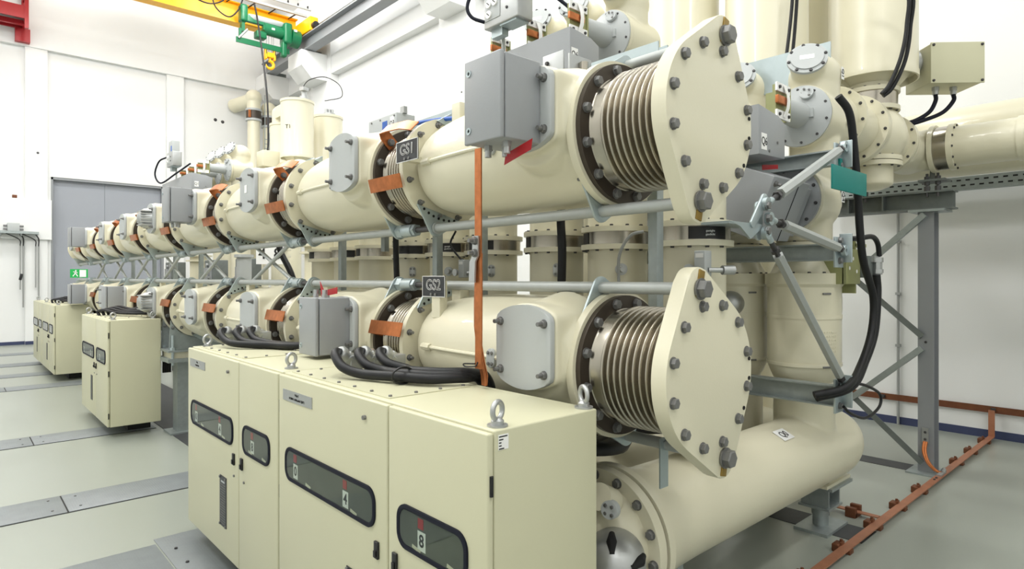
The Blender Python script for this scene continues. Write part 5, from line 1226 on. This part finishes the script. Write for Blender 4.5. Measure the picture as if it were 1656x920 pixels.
# perforated cable tray on the back wall
t = thing('cable_tray', (8.08, 1.0, 2.64), 'perforated galvanised cable tray along the back wall behind the pipe', 'tray')
b = MB(); b.bx(8.05, 8.056, -4.9, 7.0, 2.64, 2.78); b.bx(8.056, 8.15, -4.9, 7.0, 2.64, 2.646); b.build('channel', 'galv', t)
b = MB()
for i in range(56):
    for z in (2.68, 2.735): b.bx(8.0485, 8.0505, -1.2 + 0.08 * i + (0.04 if z > 2.7 else 0), -1.2 + 0.08 * i + 0.04 + (0.04 if z > 2.7 else 0), z, z + 0.016)
s = b.build('slots', 'hole', t); s['kind'] = 'stuff'
for y in (0.9, 2.9, 4.9):
    b = MB(); b.bx(8.05, 8.2, y - 0.02, y + 0.02, 2.58, 2.64); b.cyl((8.06, y, 2.54), (8.06, y, 2.60), 0.03, 12); b.build('bracket', 'dirty', t)
b = MB(); b.cyl((8.17, 2.35, 0.0), (8.17, 2.35, 2.64), 0.014, 10)
for z in (0.9, 1.5, 2.1): b.bx(8.15, 8.2, 2.325, 2.375, z, z + 0.03)
tag(b.build('wall_conduit', 'brown_pvc', None), 'thin grey conduit standing against the back wall behind the brace frame', 'conduit')
# ------------------------------------------------------------------ the hall
XL, XR, YB, YF, ZC = -5.0, 8.2, -5.0, 20.1, 10.5
structure(MB().bx(XL, XR, YB, YF + 0.3, -0.2, 0.0), 'floor', 'floor')
structure(MB().bx(XL - 0.2, XR + 0.2, YB - 0.2, YF + 0.4, ZC, ZC + 0.2), 'ceiling', 'wall')
b = MB()
b.bx(XL, 2.0, YF, YF + 0.3, 0, ZC); b.bx(4.64, XR, YF, YF + 0.3, 0, ZC); b.bx(2.0, 4.64, YF, YF + 0.3, 4.33, ZC)
b.bx(XL, XR, YF - 0.14, YF, 7.57, ZC)                    # upper wall stands forward as a beam
for x0, x1 in ((-4.9, -4.5), (-1.8, -1.34), (1.46, 1.92), (4.69, 5.14), (7.75, 8.2)): b.bx(x0, x1, YF - 0.10, YF, 0 if x0 < 4 and x0 > 2 else 0.0, 7.57)
b.bx(-5.0, 2.0, YF - 0.16, YF, 2.68, 3.70)
structure(b, 'wall_left', 'wall')
b = MB()
b.bx(XR, XR + 0.2, YB, YF + 0.3, 0, ZC)
b.bx(XR - 0.22, XR, YB, YF, 7.43, 7.95); b.bx(XR - 0.35, XR, YB, YF, 8.95, ZC)
for y0 in (16.35, 9.9, 3.4, -3.1): b.bx(XR - 0.25, XR, y0, y0 + 1.25, 5.0 if y0 < 10 else 0, ZC)
structure(b, 'wall_right', 'wall')
structure(MB().bx(XL - 0.2, XL, YB, YF + 0.3, 0, ZC), 'wall_front', 'wall')
structure(MB().bx(XL, XR, YB - 0.2, YB, 0, ZC), 'wall_back', 'wall')
b = MB(); b.bx(XR - 0.012, XR, YB, YF, 0, 0.085); structure(b, 'baseboard_right', 'base')
b = MB(); b.bx(XL, 1.46, YF - 0.012, YF, 0, 0.085); b.bx(1.92, 2.0, YF - 0.012, YF, 0, 0.085); b.bx(1.46, 1.92, YF - 0.112, YF - 0.1, 0, 0.085); structure(b, 'baseboard_left', 'base')
# corbels and concrete beams
def corbel(y0, y1, n):
    b = MB(); b.prism([(XR - 0.22, 7.98), (XR - 1.0, 7.98), (XR - 1.0, 7.55), (XR - 0.72, 7.25), (XR - 0.22, 7.25)], -(y1 - y0), (0, y0, 0), (1, 0, 0), (0, 0, 1)); structure(b, n, 'wall')
corbel(16.55, 17.45, 'trim_1'); corbel(19.3, 19.95, 'trim_2'); corbel(10.1, 10.95, 'trim_3'); corbel(3.6, 4.45, 'trim_4')
for i, y in enumerate((18.3, 12.2, 6.0)):
    structure(MB().bx(XL, XR, y, y + 0.5, 9.85, ZC), 'trim_%d' % (5 + i), 'wall')
# double door
b = MB(); b.bx(2.0, 3.205, YF + 0.16, YF + 0.20, 0, 4.28); b.bx(2.10, 3.1, YF + 0.14, YF + 0.16, 0.1, 2.30); b.bx(2.06, 3.16, YF + 0.15, YF + 0.16, 0.06, 2.35)
d = structure(b, 'door_1', 'door')
b = MB(); b.bx(3.215, 4.64, YF + 0.16, YF + 0.20, 0, 4.28); d = structure(b, 'door_2', 'door')
b = MB(); b.bx(1.99, 2.05, YF + 0.02, YF + 0.16, 0, 4.33); b.bx(4.58, 4.65, YF + 0.02, YF + 0.16, 0, 4.33); b.bx(1.99, 4.65, YF + 0.02, YF + 0.16, 4.27, 4.34); structure(b, 'trim_8', 'railsteel')

# wall fittings at the left
t = thing('exit_sign', (2.50, 19.35, 1.74), 'green exit sign with a white running figure beyond the end of the busbars', 'sign')
b = MB(); b.bx(2.32, 2.70, 19.34, 19.36, 1.70, 1.92); b.build('panel', 'exitg', t)
b = MB()
q = lambda x, z: (2.50 + x, z)
b.bx(2.52, 2.66, 19.337, 19.339, 1.72, 1.90)
b.build('doorway_mark', 'white', t)
b = MB(); b.cyl((2.44, 19.3395, 1.88), (2.44, 19.336, 1.88), 0.018, 12); b.box((2.43, 19.338, 1.83), (0.03, 0.003, 0.07), Matrix.Rotation(0.3, 3, 'Y')); b.box((2.46, 19.338, 1.77), (0.02, 0.003, 0.08), Matrix.Rotation(-0.5, 3, 'Y')); b.box((2.40, 19.338, 1.77), (0.02, 0.003, 0.08), Matrix.Rotation(0.6, 3, 'Y')); b.box((2.43, 19.338, 1.84), (0.10, 0.003, 0.018), Matrix.Rotation(0.3, 3, 'Y')); b.build('running_figure', 'white', t)
b = MB(); b.bx(2.49, 2.51, 19.36, 20.25, 1.85, 1.87); b.build('bracket', 'galv', t)
t = thing('wall_tray', (0.3, 19.85, 2.80), 'short grey cable tray on the left wall ledge', 'tray')
b = MB(); b.bx(-4.8, 1.72, 19.72, 19.94, 2.80, 2.86); b.build('channel', 'galv', t)
for x in (0.3, 0.95, 1.35): b = MB(); b.bx(x, x + 0.03, 19.70, 19.94, 2.74, 2.80); b.build('bracket', 'dirty', t)
t = thing('wall_socket_box', (1.22, 19.8, 2.86), 'small grey junction box standing on the left wall tray', 'box')
b = MB(); b.bx(1.1, 1.34, 19.76, 19.92, 2.86, 3.06, 0.01); b.build('casing', 'lgrey', t)
for dz in (0.05, 0.13):
    b = MB(); b.cyl((1.02, 19.84, 2.86 + dz), (1.1, 19.84, 2.86 + dz), 0.025, 8); b.cyl((1.34, 19.84, 2.86 + dz), (1.42, 19.84, 2.86 + dz), 0.025, 8); b.build('gland', 'bolt', t)
b = MB(); b.bx(1.2, 1.3, 19.94, 19.98, 3.70, 3.78, 0.01); tag(b.build('small_fitting', 'copper_dark', None), 'tiny brown fitting on top of the left wall ledge', 'fitting')
for x, z0, lab in ((1.42, 0.95, 'left'), (1.73, 1.0, 'right')):
    t = thing('wall_conduit', (x, 19.93, z0), 'grey twin conduit hanging from the left wall tray, the %s one' % lab, 'conduit', 'conduits under the left wall tray')
    b = MB(); b.cyl((x, 19.93 - (0.0 if x < 1.46 else 0.0), z0), (x, 19.93, 2.5), 0.018, 10); b.cyl((x - 0.06, 19.93, z0 + 0.45), (x - 0.06, 19.93, 2.5), 0.014, 10); b.build('pipes', 'brown_pvc', t)
    b = MB(); b.tube(spline([(x, 19.93, 2.5), (x, 19.92, 2.68), (x - 0.06, 19.82, 2.78)], 5), 0.014, 8); b.tube(spline([(x - 0.06, 19.93, 2.5), (x - 0.08, 19.92, 2.66), (x - 0.35, 19.80, 2.80)], 5), 0.012, 8); b.build('leads', 'black', t)
b = MB(); b.box((1.37, 19.9, 1.72), (0.06, 0.05, 0.16), Matrix.Rotation(0.2, 3, 'Y'), 0.01); tag(b.build('cable_end', 'black', None), 'black cable end cap on the left wall conduit', 'cap')
for x, z, lab in ((6.04, 6.5, 'left'), (6.25, 6.47, 'right')):
    b = MB(); b.lathe([(0, 0), (0.05, 0), (0.035, 0.02), (0.015, 0.03), (0, 0.03)], (x, 20.1, z), (0, -1, 0), 16); tag(b.build('wall_anchor', 'bolt_dark', None), 'dark anchor on the white wall left of the riser pipe, %s one' % lab, 'anchor', 'wall anchors')
b = MB(); b.lathe([(0, 0), (0.03, 0), (0.02, 0.02), (0, 0.02)], (1.72, 20.0, 4.9), (0, -1, 0), 12); tag(b.build('wall_anchor', 'bolt_dark', None), 'small dark anchor high on the left pilaster above the door', 'anchor')

# floor details: cover plates across the hall and dark trench strips
n = 0
strips = ((5.50, 5.95, 'second'), (7.93, 8.38, 'third'), (11.95, 12.4, 'fourth'), (13.55, 14.0, 'fifth'), (15.2, 15.75, 'sixth'), (17.4, 17.9, 'seventh'))
for y0, y1, nm in strips:
    for x0, x1, side in ((-1.6, 0.645, 'left'), (0.655, 1.75, 'right')):
        t = thing('floor_plate', ((x0 + x1) / 2, (y0 + y1) / 2, 0), 'grey chequered floor plate, %s row from the camera, %s of its row' % (nm, side), 'plate', 'floor cover plates')
        b = MB(); b.bx(x0, x1, y0, y1, 0.0, 0.006, 0.002); b.build('plate', 'checker', t)
        if y0 < 9:
            for x in (x0 + 0.08, x1 - 0.08):
                for y in (y0 + 0.09, y1 - 0.09): bolt(B_TINY, t, (x, y, 0.006), '+z', 'screw')
    b = MB(); b.bx(-1.6, 1.75, y0 - 0.012, y0, 0.0, 0.003); b.bx(0.645, 0.655, y0, y1, 0.0, 0.003)
    n += 1; structure(b, 'trim_%d' % (20 + n), 'plinth')
t = thing('floor_plate', (0.3, 4.1, 0), 'large chequered cover plate in front of the second cabinet, nearest the camera', 'plate', 'floor cover plates')
b = MB(); b.bx(-1.0, 0.98, 3.3, 4.46, 0, 0.006, 0.002); b.build('plate', 'checker', t)
t = thing('floor_plate', (1.25, 3.5, 0), 'long narrow chequered plate running along under the near cabinets', 'plate', 'floor cover plates')
b = MB(); b.bx(0.99, 1.26, 1.3, 4.55, 0, 0.006, 0.002); b.build('plate', 'checker', t)
for y in (4.3, 4.05, 3.4, 2.8): bolt(B_SM, t, (1.06, y, 0.006), '+z', 'screw')
b = MB(); b.bx(1.80, 2.55, 1.0, 17.0, 0.0, 0.004); structure(b, 'trim_40', 'darkfloor')
t = thing('floor_rail', (4.42, 2.2, 0), 'dark steel rail let into the floor under the breaker tank support', 'rail', 'floor rails')
b = MB(); b.bx(4.33, 4.60, 1.45, 8.0, 0.0, 0.004); b.build('strip', 'darkfloor', t)
t = thing('floor_rail', (6.38, 2.2, 0), 'dark steel rail let into the floor under the frame column', 'rail', 'floor rails')
b = MB(); b.bx(6.28, 6.50, 1.66, 8.0, 0.0, 0.004); b.build('strip', 'darkfloor', t)

# ------------------------------------------------------------------ overhead crane
t = thing('crane_rail', (7.5, 8, 8.0), 'long grey steel crane runway beam resting on the concrete corbels', 'beam')
b = MB(); xr = 7.45
b.bx(xr - 0.15, xr + 0.15, YB + 0.1, 19.75, 8.0, 8.03); b.bx(xr - 0.15, xr + 0.15, YB + 0.1, 19.75, 8.37, 8.40); b.bx(xr - 0.012, xr + 0.012, YB + 0.1, 19.75, 8.03, 8.37); b.build('beam', 'railsteel', t)
b = MB(); b.bx(xr - 0.03, xr + 0.03, YB + 0.1, 19.7, 8.40, 8.45); b.build('running_rail', 'dirty', t)
for y in (17.0, 19.6, 10.5, 4.0):
    b = MB(); b.bx(xr - 0.2, xr + 0.2, y - 0.15, y + 0.15, 7.975, 8.0); b.bx(xr + 0.15, XR - 0.22, y - 0.1, y + 0.1, 8.0, 8.15); b.build('bearing', 'dirty', t)
t = thing('crane_girder', (2, 17.3, 8.5), 'yellow overhead crane girder with its yellow end carriage', 'crane')
b = MB(); yg = 17.3
b.bx(XL + 0.3, xr - 0.1, yg - 0.16, yg + 0.16, 8.46, 8.49); b.bx(XL + 0.3, xr - 0.1, yg - 0.16, yg + 0.16, 8.98, 9.01); b.bx(XL + 0.3, xr - 0.1, yg - 0.02, yg + 0.02, 8.49, 8.98); b.build('girder', 'yellow', t)
b = MB(); b.bx(xr - 0.12, xr + 0.12, yg - 1.0, yg + 1.0, 8.47, 8.85, 0.02); b.build('end_carriage', 'yellow', t)
b = MB(); b.cyl((xr, yg - 1.0, 8.6), (xr, yg - 1.14, 8.6), 0.09, 16); b.cyl((xr, yg + 1.0, 8.6), (xr, yg + 1.14, 8.6), 0.09, 16); b.build('buffer', 'black', t)
for y in (-0.75, 0.75):
    b = MB(); b.cyl((xr - 0.05, yg + y, 8.53), (xr + 0.05, yg + y, 8.53), 0.085, 20); b.build('wheel', 'bolt_dark', t)
t = thing('festoon_track', (6, 16.9, 9.2), 'pale festoon rail with dark carriers above the green hoist', 'rail')
b = MB(); b.bx(3.0, 7.5, 16.86, 16.92, 9.02, 9.08); b.bx(3.0, 7.55, 16.70, 16.74, 9.16, 9.20); b.build('track', 'lgrey', t)
for i in range(9):
    b = MB(); b.bx(5.2 + 0.28 * i, 5.23 + 0.28 * i, 16.70, 16.74, 9.2, 9.27); b.build('carrier', 'black', t)
for i in range(4):
    b = MB(); b.cyl((5.55 + 0.55 * i, 16.9, 9.04), (5.45 + 0.55 * i, 17.2, 8.97), 0.018, 8); b.build('arm', 'black', t)
# green hoist
t = thing('hoist', (6.3, 17.0, 8.0), 'green electric hoist trolley on the yellow girder with a green bar below', 'hoist')
b = MB(); b.bx(5.66, 5.84, 16.72, 17.0, 8.40, 8.85, 0.05); b.bx(5.70, 5.78, 16.8, 16.95, 8.15, 8.45); b.build('end_frame', 'green', t)
b = MB(); b.bx(5.78, 6.9, 16.74, 16.86, 8.42, 8.60, 0.01); b.build('trolley_frame', 'green', t)
b = MB(); b.cyl((6.25, 16.78, 8.35), (6.75, 16.78, 8.33), 0.15, 32); b.bx(6.2, 6.7, 16.65, 16.70, 8.27, 8.40); b.build('drum', 'green', t)
b = MB(); b.bx(6.75, 6.98, 16.58, 16.98, 8.05, 8.62, 0.06); b.cyl((6.98, 16.8, 8.30), (7.22, 16.8, 8.28), 0.24, 12); b.build('motor', 'green', t)
b = MB(); b.bx(6.42, 6.50, 16.626, 16.63, 8.32, 8.37); b.bx(7.0, 7.08, 16.55, 16.556, 8.40, 8.46); b.build('nameplate', 'white', t)
b = MB(); b.bx(5.55, 6.95, 16.76, 16.80, 7.82, 7.96); b.bx(5.62, 5.68, 16.76, 16.82, 7.95, 8.2); b.build('lower_bar', 'green', t)
b = MB(); b.bx(6.72, 6.86, 16.66, 16.86, 7.70, 8.1, 0.04); b.bx(6.05, 6.32, 16.7, 16.95, 8.06, 8.25, 0.03); b.build('rope_guide', 'green', t)
b = MB(); b.cyl((5.60, 16.74, 7.92), (5.82, 16.74, 8.2), 0.03, 10); b.build('limit_switch', 'alu', t)
b = MB(); b.lathe([(0.10, -0.5), (0.16, -0.35), (0.16, 0.35), (0.10, 0.5)], (6.35, 16.85, 8.62), (1, 0, 0), 20, 0, PI, 2 * PI); b.build('drip_tray', 'lgrey', t)
t = thing('crane_hook', (6.45, 16.85, 7.35), 'yellow hook block hanging on ropes below the green hoist', 'hook')
b = MB(); b.bx(6.33, 6.57, 16.78, 16.92, 7.62, 7.76, 0.02); b.bx(6.31, 6.36, 16.77, 16.93, 7.56, 7.86, 0.02); b.bx(6.54, 6.59, 16.77, 16.93, 7.56, 7.86, 0.02); b.build('block', 'yellow', t)
b = MB(); b.bx(6.325, 6.345, 16.765, 16.77, 7.70, 7.86); b.bx(6.555, 6.575, 16.765, 16.77, 7.70, 7.86); b.build('sheave', 'black', t)
b = MB()
hp = [(6.45, 16.85, 7.62), (6.45, 16.85, 7.55)] + [(6.45 + 0.10 * math.cos(a), 16.85, 7.44 + 0.10 * math.sin(a)) for a in [math.radians(100 - 20 * i) for i in range(15)]]
b.tube(hp, [0.035] * 2 + [0.042] * 10 + [0.036, 0.03, 0.022, 0.016, 0.01], 10); b.build('hook', 'yellow', t)
b = MB()
for dx in (-0.09, -0.03, 0.05, 0.1): b.cyl((6.45 + dx, 16.85, 7.75), (6.45 + dx, 16.85, 8.22), 0.007, 6)
b.build('rope', 'alu', t)
cable([(5.95, 16.6, 8.85), (5.98, 16.5, 8.5), (5.92, 16.0, 7.5), (5.75, 15.2, 6.1), (5.55, 14.6, 4.9), (5.47, 14.5, 4.45)], 0.022, 'long black pendant cable hanging from the green hoist down to the risers')
for i, (xa, xb, dz) in enumerate(((3.6, 4.6, 0.45), (4.35, 5.35, 0.42), (4.95, 5.75, 0.62))):
    cable([(xa, 16.85, 9.02), (xa + 0.1, 16.8, 9.02 - dz * 0.7), ((xa + xb) / 2, 16.75, 9.02 - dz), (xb - 0.15, 16.8, 9.02 - dz * 0.6), (xb, 16.85, 9.02)], 0.018, 'festoon cable loop hanging below the yellow girder, %s from the left' % ['first', 'second', 'third'][i], 'festoon loops', n=6, seg=8)
# red platform
t = thing('steel_platform', (0.2, 19.4, 7.7), 'red steel platform with a railing at the top left corner', 'platform')
b = MB(); b.bx(-3.0, 1.45, 19.0, 19.06, 7.95, 8.25); b.bx(-3.0, 1.45, 19.85, 19.91, 7.95, 8.25); b.bx(1.39, 1.45, 19.0, 19.91, 7.95, 8.25); b.build('frame', 'redpaint', t)
b = MB(); b.bx(-3.0, 1.40, 19.06, 19.85, 8.05, 8.09); b.build('grating', 'galv', t)
for x, y in ((1.42, 19.03), (1.42, 19.88), (0.2, 19.03), (-1.2, 19.03)):
    b = MB(); b.bx(x - 0.04, x + 0.04, y - 0.04, y + 0.04, 7.72, 9.2); b.build('post', 'redpaint', t)
b = MB(); b.bx(-3.0, 1.42, 19.01, 19.05, 8.62, 8.67); b.bx(-3.0, 1.42, 19.01, 19.05, 9.15, 9.2); b.bx(1.40, 1.44, 19.0, 19.9, 8.62, 8.67); b.build('rail', 'redpaint', t)
b = MB(); b.bx(1.25, 1.55, 19.8, 19.96, 7.62, 7.95); b.bx(-3.0, 1.4, 19.4, 19.48, 7.9, 8.02); b.build('bracket', 'redpaint', t)

# number board seen between the rows
t = thing('number_board', (3.45, 9.0, 0), 'pale board with large black digits 4 and 8 seen between the rows', 'board')
b = MB(); b.box((3.455, 9.02, 2.03), (0.40, 0.01, 0.27), Matrix.Rotation(math.radians(-42), 3, 'Z')); b.box((3.46, 9.04, 0.95), (0.03, 0.02, 1.95)); b.build('board', 'white', t)
rx = V((0.741, -0.671, 0))
for dx, ch in ((-0.11, '4'), (0.11, '8')): text(ch, 0.22, V((3.455, 9.02, 2.04)) + rx * dx - V((0.67, 0.74, 0)) * 0.008, (rx, (0, 0, 1)), 'ink', t, 'numeral', False, 0.003)
# gear seen through the gap of the far bays
for i, (x, y, lab) in enumerate(((3.3, 9.45, 'first'), (3.2, 10.6, 'second'), (3.1, 12.6, 'third'))):
    t = thing('drive_cabinet', (x, y, 0), 'dark drive unit glimpsed between the rows at the far bays, %s from the right' % lab, 'drive', 'drive units of the far bays')
    b = MB(); b.bx(x - 0.12, x + 0.12, y - 0.2, y + 0.2, 1.55, 1.98, 0.01); b.bx(x - 0.05, x + 0.05, y - 0.05, y + 0.05, 0, 1.55); b.build('casing', 'dirty', t)
    b = MB(); b.bx(x - 0.16, x - 0.12, y - 0.1, y + 0.1, 1.66, 1.86); b.bx(x - 0.14, x - 0.12, y - 0.18, y - 0.12, 1.6, 1.95); b.build('front_plate', 'grey', t)
    b = MB(); b.cyl((x - 0.14, y - 0.16, 1.7), (x - 0.14, y + 0.16, 1.7), 0.02, 10); b.cyl((x - 0.15, y + 0.02, 1.9), (x + 0.1, y + 0.02, 1.9), 0.03, 10); b.build('shaft', 'alu', t)
for i, (x, y, r) in enumerate(((3.05, 8.9, 0.085),)):
    t = thing('grey_cylinder', (x, y, 0), 'grey upright cylinder with a wide rim glimpsed between the rows', 'cylinder')
    b = MB(); b.cyl((x, y, 0), (x, y, 1.98), r * 1.15, 28); b.cyl((x, y, 1.98), (x, y, 2.02), r * 1.5, 28); b.build('body', 'lgrey', t)
for i, y in enumerate((6.6, 8.1, 9.6, 13.5)):
    t = thing('bay_vessel', (3.6, y, 0), 'cream bay vessel standing behind the far busbars, %s of four from the right' % ORD[i].replace('nearest', 'first'), 'vessel', 'far bay vessels')
    b = MB(); b.cyl((3.75, y, 0), (3.75, y, 2.15 if i else 1.4), 0.17, 36); b.cyl((3.3, y, 1.45), (4.1, y, 1.45), 0.2, 36); b.build('body', 'cream', t)
    b = MB(); b.ring((3.75, y, 2.02 if i else 1.4), (0, 0, 1), 0.1, 0.24, 0, 0.03, 36); b.ring((3.75, y, 2.12 if i else 1.32), (0, 0, 1), 0.1, 0.24, 0, 0.03, 36); b.build('flange', 'cream', t)

# ------------------------------------------------------------------ daylight-white hall lamps and added fill lights
def lamp(name, loc, sx, sy, power, col=(1.0, 0.992, 0.972)):
    ld = bpy.data.lights.new(name, 'AREA'); ld.shape = 'RECTANGLE'; ld.size = sx; ld.size_y = sy; ld.energy = power; ld.color = col
    o = bpy.data.objects.new(name, ld); COL.objects.link(o); o.location = loc; return o
for x in (-2.6, 1.6, 5.6):
    for y in (-2.5, 3.2, 9.3, 15.3):
        lamp('hall_lamp', (x, y, 9.7), 1.6, 0.5, {-2.5: 85, 3.2: 120, 9.3: 115, 15.3: 70}[y] * (1.0 if x < 5 else (0.35 if y < 5 else 0.9)))
def fill_light(loc, power, r=0.3):  # bare point light, added because the downward lamps leave upper walls dim
    ld = bpy.data.lights.new('hall_fill', 'POINT'); ld.energy = power; ld.shadow_soft_size = r; ld.color = (1.0, 0.992, 0.972)
    o = bpy.data.objects.new('hall_fill', ld); COL.objects.link(o); o.location = loc
for x in (-2.6, 1.6, 5.6):
    for y, p in ((-2.5, 60), (3.2, 130), (9.3, 215), (15.0, 165)):
        fill_light((x, y, 9.1), p * (1.0 if x < 5 else 0.7))
for x in (-2.5, 2.2, 6.2): fill_light((x, 18.6, 9.55), 34)  # extra fill row added to brighten the wall beyond the girder
w = bpy.data.worlds.new('World'); SC.world = w; w.use_nodes = True
w.node_tree.nodes['Background'].inputs[0].default_value = (0.9, 0.95, 1, 1)
w.node_tree.nodes['Background'].inputs[1].default_value = 0.3

# ------------------------------------------------------------------ camera and view
cd = bpy.data.cameras.new('Camera'); cam = bpy.data.objects.new('Camera', cd); COL.objects.link(cam)
cd.sensor_width = 36; cd.lens = 36 * 1008 / 1656; cd.shift_y = -11 / 1656; cd.clip_end = 100; cd.clip_start = 0.05
cam.location = (0, 0, 1.70)
cam.rotation_euler = (PI / 2, 0, -math.atan2(0.6714, 0.7411))
SC.camera = cam
SC.view_settings.view_transform = 'Standard'
SC.view_settings.look = 'None'
SC.view_settings.exposure = 0.22
SC.view_settings.gamma = 1
SC.view_settings.use_curve_mapping = False
